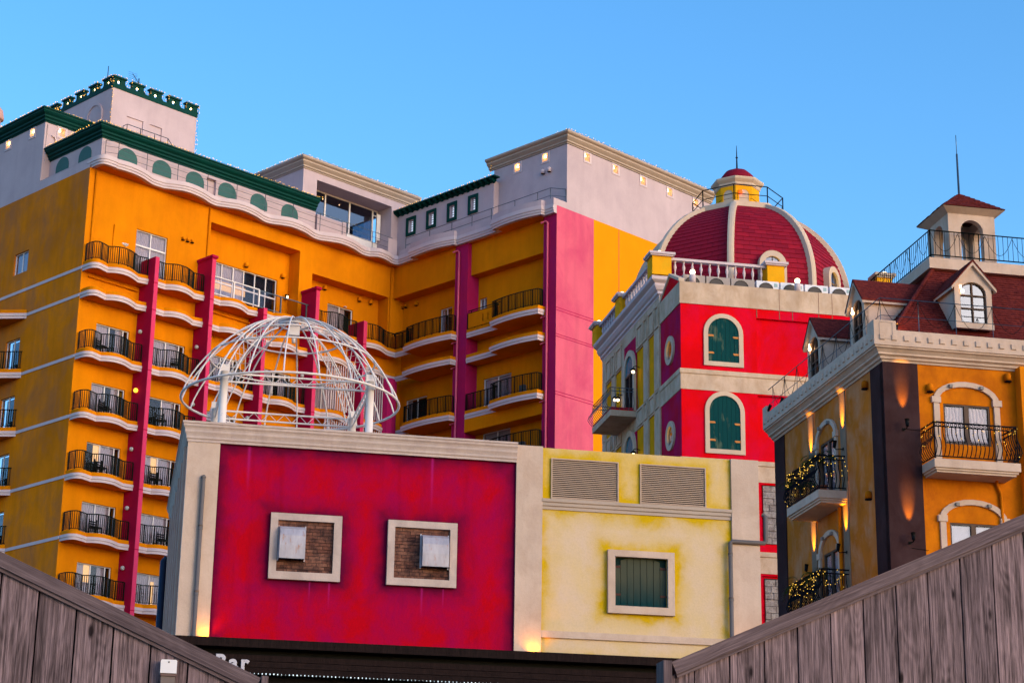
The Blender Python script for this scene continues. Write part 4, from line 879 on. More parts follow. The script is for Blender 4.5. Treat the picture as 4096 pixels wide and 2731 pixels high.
# balustrade with yellow piers and globe lamps
BL = [(.065, 0), (.065, .05), (.032, .09), (.028, .2), (.045, .27), (.07, .38), (.048, .50), (.028, .56), (.05, .60), (.05, .66)]
BLM = MB().lathe(BL, n=8).mesh('baluster', TRIM)
BA = MB().box(-.30, -.04, 3.4, 12.5, 29.42, 29.53).box(.35, 4.5, 2.58, 2.82, 29.42, 29.53).build('balustrade', TRIM, M)
for a, b in ((3.5, 7.85), (8.75, 12.0)):
    n = round((b - a) / .40); [put('baluster', BLM, BA, (-.17, a + (b - a) * (i + .5) / n, 28.76)) for i in range(n)]
n = 11; [put('baluster', BLM, BA, (.40 + 4.1 * (i + .5) / n, 2.70, 28.76)) for i in range(n)]
GLM = MB().ball((0, 0, .09), .12).mesh('globe', GLOBE)
PYEL = stucco('bright_yellow_pier', (.80, .36, .01), .1, (.6, .38, .02), .4, 1.5, streak=.1)
for x0, x1, y0, y1 in ((-.46, .36, 2.44, 3.2), (-.42, .02, 7.9, 8.7), (-.42, .02, 12.1, 12.9), (4.5, 5.25, 2.44, 3.1)):
    p = MB().box(x0, x1, y0, y1, 28.70, 29.50).build('pier', PYEL, M); MB().box(x0 - .09, x1 + .09, y0 - .09, y1 + .09, 29.50, 29.56).box(x0 - .14, x1 + .14, y0 - .14, y1 + .14, 29.56, 29.66).build('cap', TRIM, p)
    if x0 < 4: put('globe', GLM, p, ((x0 + x1) / 2, (y0 + y1) / 2, 29.67))
for x in (.55, 4.95):
    p = MB().lathe([(.13, 27.58), (.13, 27.92), (.10, 27.95)], (x, .1), 10).build('lamp_post', TRIM, M); put('globe', GLM, p, (x, .1, 27.96))
p = MB().box(10.28, 10.95, 4.7, 5.3, 27.4, 30.22).build('pier', PYEL, M); MB().box(10.2, 11.03, 4.62, 5.38, 30.22, 30.30).box(10.14, 11.1, 4.55, 5.45, 30.30, 30.42).build('cap', BEIGE, p); put('globe', GLM, p, (10.75, 5.0, 30.42))
# dome
DC, DR, DZ, DH = (5.1, 8.0), 4.72, 29.55, 4.45
def dome_r(z): return DR * math.sqrt(max(0, 1 - ((z - DZ) / DH) ** 2))
zt = DZ + DH * math.sqrt(1 - (1.9 / DR) ** 2)
zs = [28.2, 28.8] + [DZ + (zt - DZ) * i / 20 for i in range(21)]
def rad(z): return DR if z < DZ else dome_r(z)
core = MB().lathe([(rad(z) - .07, z) for z in zs], DC, 8, False, .5).build('dome', plain('dome_underlay', (.10, .006, .012)), M)
za = [28.2 + .0]; lines_ = []
ang = 0.; zc = [28.3]
while zc[-1] < zt - .05:
    z = zc[-1]; r = rad(z); slope = 1. if z <= DZ else math.sin(math.acos(min(1, (z - DZ) / DH)))
    zc.append(min(zt, z + .235 * max(.30, slope)))
spare = MB(); cnt = 0
for f in range(8):
    a0, a1 = 2 * PI * (f + .5) / 8, 2 * PI * (f + 1.5) / 8
    vis = f in (4, 5, 6)       # the faces towards the front and the side nearest the viewer
    for i in range(len(zc) - 1):
        za_, zb_ = zc[i], zc[i + 1]; ra, rb_ = rad(za_), rad(zb_)
        P = lambda r, z, t: Vector((DC[0] + r * (math.cos(a0) * (1 - t) + math.cos(a1) * t), DC[1] + r * (math.sin(a0) * (1 - t) + math.sin(a1) * t), z))
        wdt = 2 * ra * math.sin(PI / 8); n = max(1, round(wdt / .56)); sh_ = (.0, .5)[i % 2]
        ts = [max(0, min(1, (k + sh_) / n)) for k in range(-1, n + 1)]; ts = sorted(set(ts + [0, 1]))
        if f in (4, 5, 6, 7) and za_ > 28.9 or f in (3,):
            for t0, t1 in zip(ts, ts[1:]):
                if t1 - t0 < .01: continue
                g = .006 / wdt; q = [P(ra, za_, t0 + g), P(ra, za_, t1 - g), P(rb_ - .035, zb_, t1 - g), P(rb_ - .035, zb_, t0 + g)]
                nn = (q[1] - q[0]).cross(q[3] - q[0]).normalized() * -1; low = [q[0] + nn * .04, q[1] + nn * .04]
                mbx = MB() if (f in (5, 6) and za_ > 29.0 and cnt < 290) or (f == 4 and cnt < 0) else spare
                mbx.add([tuple(v) for v in q], [(0, 1, 2, 3)]); mbx.add([tuple(v) for v in (q[0], q[1], low[1], low[0])], [(0, 1, 2, 3)])
                if mbx is not spare: mbx.build('shingle', TILE, core); cnt += 1
spare.build('shingles', TILE, core, kind='stuff')
for k in range(8):      # white ribs over the edges
    a = 2 * PI * (k + .5) / 8; ca, sa = math.cos(a), math.sin(a); mb = MB(); V_ = []
    zz = [28.2, 29.0] + [DZ + (zt - DZ) * i / 14 for i in range(15)]
    for z in zz:
        r0 = rad(z) - .1; r1 = rad(z) + .13
        for r, s_ in ((r0, -.15), (r1, -.125), (r1 + .03, -.05), (r1 + .03, .05), (r1, .125), (r0, .15)): V_.append((DC[0] + r * ca - s_ * sa, DC[1] + r * sa + s_ * ca, z + (.10 if r > r0 else 0) * (z - DZ) / DH))
    F = [(i * 6 + j, i * 6 + j + 1, i * 6 + j + 7, i * 6 + j + 6) for i in range(len(zz) - 1) for j in range(5)]; mb.add(V_, F + [(0, 1, 2, 3, 4, 5), tuple(range(len(V_) - 6, len(V_)))]); mb.build('dome_rib', CREAM, core)
MB().lathe([(1.95, zt - .12), (2.08, zt - .1), (2.08, zt + .16), (1.9, zt + .2), (.5, zt + .2)], DC, 8, False, .5).build('top_ring', CREAM, core)
for a, tilt in ((-90, 0), (-45, 0), (180, 0)):       # dormers on two faces
    d = thing('x', 'x', 'x'); bpy.data.objects.remove(d)
    base = Matrix.Translation((DC[0], DC[1], 0)) @ Matrix.Rotation(R(a + 90), 4, 'Z'); rr = DR * math.cos(PI / 8) + .12
    def dorm(mb, nm, mat, par):
        me = mb.mesh(nm, mat); me.transform(base @ Matrix.Translation((0, -rr, 0))); return put(nm, me, par)
    q = dorm(MB().ring(arch(-.60, .60, 28.4, 30.55, .60), arch(-.38, .38, 28.4, 30.30, .38), -.12, 1.2), 'dormer', CREAM, core)
    dorm(MB().slab(arch(-.38, .38, 28.4, 30.30, .38), -.02, .0), 'pane', SKYGLASS, q); mb = MB(); mb.box(-.015, .015, -.04, -.02, 28.5, 30.28); mb.box(-.38, .38, -.04, -.02, 29.75, 29.79); dorm(mb, 'glazing_bar', DFRAME, q)
    l_ = lamp('dormer_glow', M, tuple(base @ Vector((0, -rr - .06, 29.55))), tuple(base @ Vector((0, -rr - .06, 31))), 6, 150, 1., (1., .6, .05), .02)
# lantern on top
LZ = zt + .2
mb = MB(); mb.lathe([(.98, LZ), (.98, LZ + 1.15)], DC, 8, False, .5); lan = mb.build('lantern', PYEL, M)
MB().lathe([(1.0, LZ + 1.1), (1.05, LZ + 1.17), (1.05, LZ + 1.25), (1.17, LZ + 1.36), (1.20, LZ + 1.42), (1.20, LZ + 1.48), (.85, LZ + 1.58)], DC, 8, False, .5).build('lantern_cornice', CREAM, lan)
MB().lathe([(.84 * math.cos(t), LZ + 1.52 + .70 * math.sin(t)) for t in [PI / 2 * i / 8 for i in range(8)]] + [(.02, LZ + 2.22)], DC, 8, True, .5).build('lantern_cap', TILE, lan)
MB().tube([(*DC, LZ + 2.1), (*DC, LZ + 2.75), (*DC, LZ + 3.4)], [.045, .03, .01], 6).lathe([(.02, LZ + 2.77), (.07, LZ + 2.81), (.02, LZ + 2.85)], DC, 6).build('spire', BLACK, lan)
def on_face(a, mb, nm, mat, par, rr):
    me = mb.mesh(nm, mat); me.transform(Matrix.Translation((DC[0], DC[1], 0)) @ Matrix.Rotation(R(a + 90), 4, 'Z') @ Matrix.Translation((0, -rr, 0))); return put(nm, me, par)
LR = .98 * math.cos(PI / 8)
for a in (-135, -90, -45): 
    if a == -45: continue
    q = on_face(a, MB().ring(arch(-.29, .29, LZ, LZ + .98, .29), arch(-.23, .23, LZ, LZ + .92, .23), -.025, .0), 'lantern_arch', PYEL, lan, LR); on_face(a, MB().slab(arch(-.23, .23, LZ, LZ + .92, .23), -.008, -.002), 'lantern_panel', CREAM, q, LR)
mb = MB(); [mb.lathe([(.99, LZ + z), (.995, LZ + z + .012)], DC, 8, False, .5) for z in (.25, .5)]; mb.build('joint', DBROWN, lan)
on_face(-97, MB().ball((-.04, -.14, LZ + .72), .075).box(-.09, .01, -.16, -.0, LZ + .80, LZ + .85), 'signal_lamp', REDLAMP, lan, LR)
mb = MB(); vv = [(DC[0] + 2.02 * math.cos(2 * PI * (k + .5) / 8), DC[1] + 2.02 * math.sin(2 * PI * (k + .5) / 8)) for k in range(8)]
for zz, r in ((zt + .93, .025), (zt + .50, .02)): mb.tube([(x, y, zz) for x, y in vv], r, 5, closed=True)
[mb.tube([(x, y, zt + .1), (x, y, zt + .94)], .03, 5) for x, y in vv]; mb.build('dome_railing', IRON, core)
# wrought-iron balcony on the side
bb = MB().prism([(-1.2, 6.5), (0, 6.5), (0, 9.7), (-1.2, 9.7)], 23.70, 23.96).build('side_balcony', CREAM2, M)
MB().prism([(-1.12, 6.56), (0, 6.56), (0, 9.64), (-1.12, 9.64)], 23.96, 24.10).build('red_kerb', RED, bb)
def bellied(mb, p0, p1, z0, z1, out, n, r=.011):
    """row of bars with a belly, bowing outwards"""
    for i in range(n + 1):
        t = i / n; x = p0[0] + (p1[0] - p0[0]) * t; y = p0[1] + (p1[1] - p0[1]) * t; h = z1 - z0
        mb.tube([(x + out[0] * k, y + out[1] * k, z0 + h * q) for q, k in ((0, 0), (.10, .5), (.28, 1.), (.45, .8), (.65, .2), (.8, 0), (1, 0))], r, 4)
mb = MB(); bellied(mb, (-1.18, 6.55), (-1.18, 9.65), 24.0, 24.95, (-.22, 0), 14, .013); bellied(mb, (-1.18, 6.55), (0, 6.55), 24.0, 24.95, (0, -.22), 6, .013)
for z in (24.95, 24.8, 24.05): mb.tube([(0, 6.55, z), (-1.18, 6.55, z), (-1.18, 9.65, z), (0, 9.65, z)], .016, 4)
mb.build('wrought_iron_rail', STEEL, bb)
# gooseneck wall lamps
def gooseneck(parent, x, y, z, rot=0):
    o = MB().tube([(0, 0, 0), (0, -.16, .06), (0, -.28, .02), (0, -.30, -.04)], .018, 5).lathe([(.14, -.16), (.10, -.08), (.03, -.04)], (0, -.30), 10).build('gooseneck_lamp', BLACK, parent, (x, y, z), rot); put('bulb', GNB, o); return o
GNB = MB().ball((0, -.30, -.20), .075).mesh('bulb', GLOBE)
for y, z in ((6.05, 25.75), (9.1, 25.35), (8.6, 25.2), (6.05, 22.15)): gooseneck(M, -.02, y, z, SIDE)

# ---- air conditioners standing on the red roof
for k, (a, b) in enumerate(((.28, 1.19), (1.25, 2.24), (2.29, 3.27), (3.36, 4.30), (4.38, 5.34), (5.42, 6.39), (6.48, 7.4))):
    grey = k < 3; m_ = ACG if grey else ACW
    a_ = thing('air_conditioner', ['leftmost beige outdoor air conditioner, behind the small globe lamp on the red roof', 'second beige air conditioner from the left on the red roof', 'third beige air conditioner, next to the first white one', 'first white air conditioner after the beige ones, below the yellow pier',
               'white air conditioner left of the right globe lamp on the red roof', 'white air conditioner in front of the side dormer of the dome', 'rightmost white air conditioner, cut by the gabled dormer in front'][k], 'air conditioner', DML, V, 'air conditioners along the red roof')
    MB().box(a, b, .5, .85, 27.36, 28.08).build('case', m_, a_)
    c = a + (b - a) * .42; n = 16; MB().ring([(c + .30 * math.cos(2 * PI * i / n), 27.74 + .27 * math.sin(2 * PI * i / n)) for i in range(n)], [(c + .28 * math.cos(2 * PI * i / n), 27.74 + .25 * math.sin(2 * PI * i / n)) for i in range(n)], .47, .5).build('fan_rim', BLACK, a_)
    MB().slab([(c + .28 * math.cos(2 * PI * i / n), 27.74 + .25 * math.sin(2 * PI * i / n)) for i in range(n)], .485, .499).build('fan_grille', plain('fan_grey', (.09, .08, .08)) if k == 0 else bpy.data.materials['fan_grey'], a_)
    if not grey: MB().box(b - .2, b - .06, .493, .499, 27.85, 28.0).build('sticker', plain('sticker_print', (.30, .42, .46), noise=.6, sc=40) if k == 3 else bpy.data.materials['sticker_print'], a_)

# ================================================================ the ochre building at the right with the mansard roof
RBL = (10.548, 53.979, 0)
Q = thing('ochre_building', 'ochre building with dark corner pilasters, brown-red mansard roof, dormers and a small belfry', 'building', RBL, V)
fwin = [(1.76, 3.17, 15.78, 16.96, .12), (1.78, 3.2, 12.35, 13.52, .12)]
mb = MB(); mb.wall(1.02, 4.0, 0, 18.15, fwin); mb.build('front_wall', VORANGE, Q)
mb = MB(); mb.box(4.0, 9.5, -.36, .3, 0, 18.12); mb.build('projecting_wall', stucco('bright_ochre_wall', (.74, .22, .005), .15, (.56, .14, .01), .5, .8), Q)
lw = [(-5.25, -3.95, 15.2, 16.9, .14), (-5.25, -3.95, 11.8, 13.5, .14)]
mb = MB(); mb.wall(-8.45, -.95, 0, 18.15, lw); mb.build('side_wall', VORANGE_L, Q, rot=SIDE)
MB().box(-.95, 0.0, -.03, .2, 0, 18.12).box(-.05, .02, 0, 0, 0, 0).build('corner_pilaster', DBROWN, Q, rot=SIDE)
MB().box(-.03, 1.02, -.03, .2, 0, 18.13).build('corner_pilaster', DBROWN, Q)
MB().box(-9.4, -8.45, -.03, .3, 0, 18.12).build('corner_pilaster', DBROWN, Q, rot=SIDE)
MB().box(.2, 9.4, 9.2, 9.4, 0, 18.5).box(9.3, 9.5, .3, 9.2, 0, 18.5).box(.1, 9.3, .1, 9.3, 18.3, 18.35).build('back_wall', VORANGE, Q)
for y in (3.02, 5.76): MB().box(-y - .45, -y, -.025, .05, 0, 18.1).build('narrow_pilaster', stucco('grey_brown_pilaster', (.20, .15, .12), .12, (.35, .22, .12), .5) if y < 4 else bpy.data.materials['grey_brown_pilaster'], Q, rot=SIDE)
cc = [(-.05, 0), (.04, 0), (.06, .05), (.12, .07), (.14, .13), (.22, .17), (.22, .22), (.30, .30), (.36, .33), (.36, .37), (.40, .38), (.40, .84), (.30, .84), (-.05, .84)]
CP = [(0, 9.42), (0, 0), (9.5, 0)]
MB().sweep(CP, cc, z=18.06).build('cornice', VCREAM, Q)
DN = MB().add or None
DM_ = MB(); DM_.add([(-.085, 0, -.085), (.085, 0, -.085), (.085, 0, .085), (-.085, 0, .085), (-.065, -.04, -.065), (.065, -.04, -.065), (.065, -.04, .065), (-.065, -.04, .065)], [(4, 5, 6, 7), (0, 1, 5, 4), (1, 2, 6, 5), (2, 3, 7, 6), (3, 0, 4, 7)]); DM_ = DM_.mesh('dentil', VCREAM)
for k in range(20): put('dentil', DM_, Q, (-.17 + .363 * k, -.40, 18.66))
for k in range(27): put('dentil', DM_, Q, (-.40, -.22 + .363 * k, 18.66), SIDE)
for x0, x1, y0, y1 in ((-.40, .27, -.40, -.30), (-.40, -.30, -.30, .10), (-.40, -.30, 9.05, 9.42)):
    MB().box(x0, x1, y0, y1, 18.90, 19.17).build('merlon', VCREAM, Q)
MB().ring(rect(-.24, .16, 18.62, 19.12), rect(-.225, .145, 18.635, 19.105), -.408, -.40).build('sunk_line', plain('fine_shadow_line', (.35, .28, .25)), Q)
# mansard: shingled slopes, each course a real step
HB, HT = (.22, .15), (2.9, 2.75); ZR0, ZR1 = 18.75, 22.02
def shingle_slope(name, P, courses, nx, parent, wdx=.16, lip=.02, mat=ROOF):
    """P(s, t): point on the slope, s along the eave 0..1, t up the slope 0..1; shingles drawn as stepped strips"""
    mb = MB(); rr = random.Random(5)
    for i in range(courses):
        t0, t1 = i / courses, (i + 1) / courses; L = (P(1, t0) - P(0, t0)).length; n = max(1, int(L / wdx)); nn = (P(1, t0) - P(0, t0)).cross(P(.5, t1) - P(.5, t0)).normalized()
        for k in range(n):
            s0, s1 = (k + .5 * (i % 2)) / n, (k + 1 + .5 * (i % 2)) / n; s1 = min(1, s1)
            if k == 0: s0 = 0
            h = lip * rr.uniform(.5, 1.5); g = .004 / max(L, .1)
            a, b, c, d = P(s0, t0) + nn * h, P(s1 - g, t0) + nn * h, P(s1 - g, t1), P(s0, t1)
            mb.add([tuple(v) for v in (a, b, c, d, P(s0, t0), P(s1 - g, t0))], [(0, 1, 2, 3), (4, 5, 1, 0)])
    return mb.build(name, mat, parent, kind='stuff')
Vx = Vector
def lerp4(a, b, c, d): return lambda s, t: (a.lerp(b, s)).lerp(d.lerp(c, s), t)
a, b, c, d = Vx((HB[0], HB[1], ZR0)), Vx((9.3, HB[1], ZR0)), Vx((9.3, HT[1], ZR1)), Vx((HT[0], HT[1], ZR1))
rf = MB().poly or None
rb_ = MB(); rb_.poly([tuple(v) for v in (a, b, c, d)]); e, f_ = Vx((HB[0], 9.2, ZR0)), Vx((HT[0], 9.2, ZR1)); rb_.poly([tuple(v) for v in (a, d, f_, e)]); rb_ = rb_.build('mansard_roof', ROOF, Q)
shingle_slope('roof_shingles', lerp4(a, b, c, d), 34, 0, rb_)
shingle_slope('roof_shingles', lerp4(e, a, d, f_), 34, 0, rb_)
MB().tube([tuple(a + Vx((-.02, -.02, .02))), tuple(d + Vx((-.02, -.02, .02)))], .07, 6).build('hip_cap', ROOF, rb_)
cb = [(2.75, 9.2), (2.75, 2.6), (9.3, 2.6)]
MB().sweep(cb, [(-.3, 0), (.06, 0), (.06, .34), (-.3, .34)], z=22.0).build('flat_roof_kerb', VCREAM, Q); MB().box(2.9, 9.2, 2.75, 9.1, 22.2, 22.25).build('flat_roof', VCREAM, Q)
# dormers
def dormer(name_lab, x, y, rot, zb=19.42, depth=2.4):
    """front face in the local x-z plane at y=0, 1.18 wide"""
    w_, zc_, zp = 1.16, 20.83, 21.50; ow = .40
    o_out = [(0, zb), (w_, zb), (w_, zc_), (w_ / 2, zp - .08), (0, zc_)]
    m_ = MB()
    ai = arch(.17, w_ - .17, zb + .16, zb + 1.42, .36, 10)
    # face with an arched opening: strip between outline samples
    n = len(ai); cxm = w_ / 2; outp = []
    for (u, z) in ai:
        if z <= zb + .2: outp.append((0 if u < cxm else w_, zb))
        else:
            t = u / w_; zz = zc_ + (zp - .08 - zc_) * (1 - abs(t - .5) * 2); outp.append((u, zz) if zb + 1.06 + .01 < z else ((0 if u < cxm else w_), z))
    outp[2] = (w_, zc_); outp[-1] = (0, zc_)
    m_.ring(outp, ai, -.02, .12); m_.add([(0, .0, zb), (0, depth, zb), (0, depth, zc_), (0, .0, zc_)], [(0, 1, 2, 3)]); m_.add([(w_, .0, zb), (w_, depth, zb), (w_, depth, zc_), (w_, .0, zc_)], [(0, 3, 2, 1)]); m_.box(-.02, w_ + .02, -.05, .05, zb - .02, zb + .13)
    dd = m_.build('dormer', VCREAM, Q, (x, y, 0), rot)
    r = MB(); sl = (zp - zc_) / (w_ / 2)
    for sg in (-1, 1):
        ex = w_ / 2 + sg * (w_ / 2 + .13); ez = zc_ - .13 * sl
        r.add([(w_ / 2, -.14, zp), (ex, -.14, ez), (ex, depth + .3, ez), (w_ / 2, depth + .3, zp), (w_ / 2, -.14, zp - .05), (ex, -.14, ez - .05), (ex, depth, ez - .05), (w_ / 2, depth, zp - .05)], [(0, 1, 2, 3), (7, 6, 5, 4), (0, 4, 5, 1), (1, 5, 6, 2)])
        for g_ in range(8):
            t0, t1 = g_ / 8, (g_ + 1) / 8; A = lambda t, y_, h=0: (ex + (w_ / 2 - ex) * t, y_, ez + (zp - ez) * t + h); k_ = 0; yy = -.13
            while yy < depth + .2:
                r.add([A(t0, yy, .03), A(t0, yy + .15, .03), A(t1, yy + .15, .012), A(t1, yy, .012), A(t0, yy, .0), A(t0, yy + .15, 0.)], [(0, 1, 2, 3), (4, 5, 1, 0)]); yy += .155
    r.build('dormer_roof', ROOF, dd)
    bd = MB()
    for sg in (-1, 1):
        ex = w_ / 2 + sg * (w_ / 2 + .12); ez = zc_ - .12 * sl - .05
        bd.add([(w_ / 2, -.12, zp - .05), (ex, -.12, ez), (ex, -.12, ez - .10), (w_ / 2, -.12, zp - .16), (w_ / 2, .0, zp - .05), (ex, .0, ez), (ex, 0, ez - .10), (w_ / 2, 0, zp - .16)], [(0, 1, 2, 3), (3, 2, 6, 7), (4, 7, 6, 5)])
        bd.add([(ex, -.12, ez), (ex, depth, ez), (ex, depth, ez - .08), (ex, -.12, ez - .08)], [(0, 1, 2, 3)])
    bd.build('barge_board', VCREAM, dd)
    wn_ = MB().ring(ai, arch(.20, w_ - .20, zb + .19, zb + 1.39, .34, 10), .03, .09); wn_.box(w_ / 2 - .02, w_ / 2 + .02, .03, .07, zb + .19, zb + 1.38); [wn_.box(.2, w_ - .2, .03, .07, z, z + .035) for z in (zb + .60, zb + 1.0)]
    wn_ = wn_.build('window', DFRAME, dd); MB().slab(arch(.19, w_ - .19, zb + .18, zb + 1.40, .35, 10), .08, .085).build('pane', SKYGLASS, wn_); MB().box(.05, w_ - .05, .5, .52, zb, zb + 1.5).build('dim_room', bpy.data.materials['dim_lilac_room'], wn_)
    MB().ball((.25, -.03, zb + 1.12), .055).box(.17, .22, -.03, .0, zb + 1.2, zb + 1.3).build('bulb', BULB, dd)
dormer('front', 2.47, .42, 0); dormer('l1', .42, 3.40, SIDE); dormer('l2', .42, 7.20, SIDE)
# belfry
x0, x1, y0, y1, zf, zt2 = 3.47, 5.01, 2.76, 4.31, 22.2, 24.06
bf = MB(); pw_ = .40
def bell_face(wid):
    ai = arch(pw_, wid - pw_, zf, zt2 - .30, None, 10); out = []
    for u, z in ai: out.append((0 if u < wid / 2 else wid, zf) if z <= zf else (u, zt2))
    out[2] = (wid, zt2); out[-1] = (0, zt2); return MB().ring(out, ai, 0, .22)
BFM = bell_face(x1 - x0).mesh('belfry_wall', VCREAM)
bw = put('belfry_wall', BFM, Q, (x0, y0, 0)); put('belfry_wall', BFM, Q, (x0, y1, 0), SIDE); put('belfry_wall', BFM, Q, (x1, y0, 0), 90); put('belfry_wall', BFM, Q, (x1, y1, 0), 180)
xm, ym = (x0 + x1) / 2, (y0 + y1) / 2; ov = .26
mb = MB(); ap = (xm, ym, 24.94); cr = [(x0 - ov, y0 - ov, 24.10), (x1 + ov, y0 - ov, 24.10), (x1 + ov, y1 + ov, 24.10), (x0 - ov, y1 + ov, 24.10)]
for i in range(4): mb.poly([cr[i], cr[(i + 1) % 4], ap])
br_ = mb.build('belfry_roof', ROOF, Q)
for i in range(4):
    p, q = Vx(cr[i]), Vx(cr[(i + 1) % 4]); shingle_slope('roof_shingles', (lambda p, q: lambda s, t: p.lerp(q, s).lerp(Vx(ap), t * .97))(p, q), 9, 0, br_, .15, .018)
mb = MB(); mb.add([*[(c_[0], c_[1], 24.08) for c_ in cr], (x0, y0, 23.93), (x1, y0, 23.93), (x1, y1, 23.93), (x0, y1, 23.93)], [(0, 1, 5, 4), (1, 2, 6, 5), (2, 3, 7, 6), (3, 0, 4, 7)]); mb.build('belfry_eave', VCREAM, br_)
MB().tube([(xm, ym, 24.88), (xm, ym, 26.28), (xm, ym, 26.3), (xm, ym, 26.93)], [.035, .03, .012, .010], 6).build('lightning_rod', STEEL, Q)
# railings on the roof terrace and in front of the mansard
mb = MB(); kp = [(2.78, 9.0), (2.78, 2.62), (9.2, 2.62)]
for z in (23.25, 22.45): mb.tube([(x, y, z) for x, y in kp], .022, 5)
y = 2.62
while y < 9: mb.tube([(2.78, y, 22.34 if round((y - 2.62) / .16) % 10 == 0 else 22.45), (2.78, y, 23.25)], .02 if round((y - 2.62) / .16) % 10 == 0 else .009, 4); y += .16
x = 2.78
while x < 9.2: mb.tube([(x, 2.62, 22.34 if round((x - 2.78) / .16) % 10 == 0 else 22.45), (x, 2.62, 23.25)], .02 if round((x - 2.78) / .16) % 10 == 0 else .009, 4); x += .16
mb.tube([(7.6, 2.7, 22.4), (6.4, 2.75, 22.2)], .015); mb.build('terrace_railing', IRON, Q)
mb = MB(); ep = [(-.02, 9.9), (-.02, .0), (9.4, 0)]
for z, r in ((19.97, .015), (19.45, .010)): mb.tube([(x, y, z) for x, y in ep], r, 5)
for k in range(9): mb.tube([(-.02, .0 + 1.18 * k, 18.85), (-.02, .0 + 1.18 * k, 19.97)], .012, 5)
for k in range(1, 8): mb.tube([(1.14 * k, 0, 18.85), (1.14 * k, 0, 19.97)], .012, 5)
mb.build('eave_railing', STEEL, Q)
def swags(pts, zt_, drop, nseg=10):
    out = []
    for (ax, ay), (bx_, by) in zip(pts, pts[1:]):
        out.append([(ax + (bx_ - ax) * i / nseg, ay + (by - ay) * i / nseg, zt_ - drop * 4 * (i / nseg) * (1 - i / nseg)) for i in range(nseg + 1)])
    return out
WIREBULB = plain('unlit_fairy_bulb', (.03, .03, .035))
def unlit(name, label, polys, loc, rot): return strings(name, label, polys, loc, rot, sp=.10, jit=.012, r=.012, mat=WIREBULB)
o = unlit('string_light', 'unlit string lights hanging in swags from the railing below the dormers', swags([(-.02, 1.18 * k) for k in range(9)], 19.95, .75) + swags([(1.14 * k, 0) for k in range(8)], 19.95, .75), RBL, V); o['group'] = 'unlit string lights on the ochre building'
o = unlit('string_light', 'unlit string lights looped along the railing around the belfry', swags([(2.76, 2.62 + .9 * k) for k in range(8)], 23.2, .6) + swags([(2.78 + .9 * k, 2.60) for k in range(8)], 23.2, .6), RBL, V); o['group'] = 'unlit string lights on the ochre building'
# arched window surrounds
def surround(u0, u1, zs_, zb_, rise, loc, rot, bot):
    fw = .17; n = 12
    mb = MB(); o1 = [(u1 + fw, zb_), (u1 + fw, zs_)] + [((u0 + u1) / 2 + ((u1 - u0) / 2 + fw) * math.cos(PI * k / n), zs_ + (rise + fw * .9) * math.sin(PI * k / n)) for k in range(1, n)] + [(u0 - fw, zs_), (u0 - fw, zb_)]
    i1 = [(u1, zb_), (u1, zs_)] + [((u0 + u1) / 2 + ((u1 - u0) / 2) * math.cos(PI * k / n), zs_ + rise * math.sin(PI * k / n)) for k in range(1, n)] + [(u0, zs_), (u0, zb_)]
    m = len(o1); V_ = [(u, -.07, z) for u, z in o1] + [(u, -.07, z) for u, z in i1] + [(u, 0, z) for u, z in o1] + [(u, 0, z) for u, z in i1]
    mb.add(V_, [(i, i + 1, m + i + 1, m + i) for i in range(m - 1)] + [(i, 2 * m + i, 2 * m + i + 1, i + 1) for i in range(m - 1)] + [(m + i, m + i + 1, 3 * m + i + 1, 3 * m + i) for i in range(m - 1)])
    for x in (u0 - fw - .06, u1 - .04): mb.box(x, x + fw + .10, -.10, 0, zs_ - .10, zs_ + .08)
    f = mb.build('window_surround', VCREAM, Q, loc, rot)
    for x, s_ in ((u0 + .30, 1), (u1 - .42, 1)): MB().box(x, x + .10, -.15, -.07, zs_ + rise * .86, zs_ + rise * .86 + .09).build('small_lamp', plain('grey_lamp_box', (.22, .2, .2)) if 'grey_lamp_box' not in bpy.data.materials else bpy.data.materials['grey_lamp_box'], f)
    return f
def casement(u0, u1, z0, z1, loc, rot, blind=False, d=.05):
    w_ = (u1 - u0) / 2; mb = MB().ring(rect(u0, u1, z0, z1), rect(u0 + .05, u1 - .05, z0 + .05, z1 - .05), d - .03, d + .05); mb.box(u0 + w_ - .07, u0 + w_ + .07, d - .03, d + .05, z0 + .05, z1 - .05)
    f = mb.build('window', DFRAME, Q, loc, rot)
    for a, b in ((u0 + .05, u0 + w_ - .07), (u0 + w_ + .07, u1 - .05)):
        MB().box(a, b, d + .015, d + .02, z0 + .05, z1 - .05).build('pane', GLASS, f)
        MB().box(a + .02, b - .02, d + .035, d + .045, z0 + .1, z1 - .08).build('blind' if blind else 'curtain', plain('white_blind', (.62, .62, .66)) if blind and 'white_blind' not in bpy.data.materials else (bpy.data.materials['white_blind'] if blind else CURTAIN), f)
    MB().box(u0, u1, d + .055, d + .065, z0, z1).build('dark_room', DARK, f)
surround(1.62, 3.28, 17.05, 14.9, .42, None, 0, 0); casement(1.76, 3.17, 15.78, 16.96, None, 0)
surround(1.64, 3.32, 13.62, 11, .42, None, 0, 0); casement(1.78, 3.2, 12.35, 13.52, None, 0, True)
surround(-5.38, -3.9, 16.92, 14.6, .48, None, SIDE, 0); casement(-5.25, -3.95, 15.2, 16.9, None, SIDE)
surround(-5.38, -3.9, 13.5, 11.2, .48, None, SIDE, 0); casement(-5.25, -3.95, 11.8, 13.5, None, SIDE)
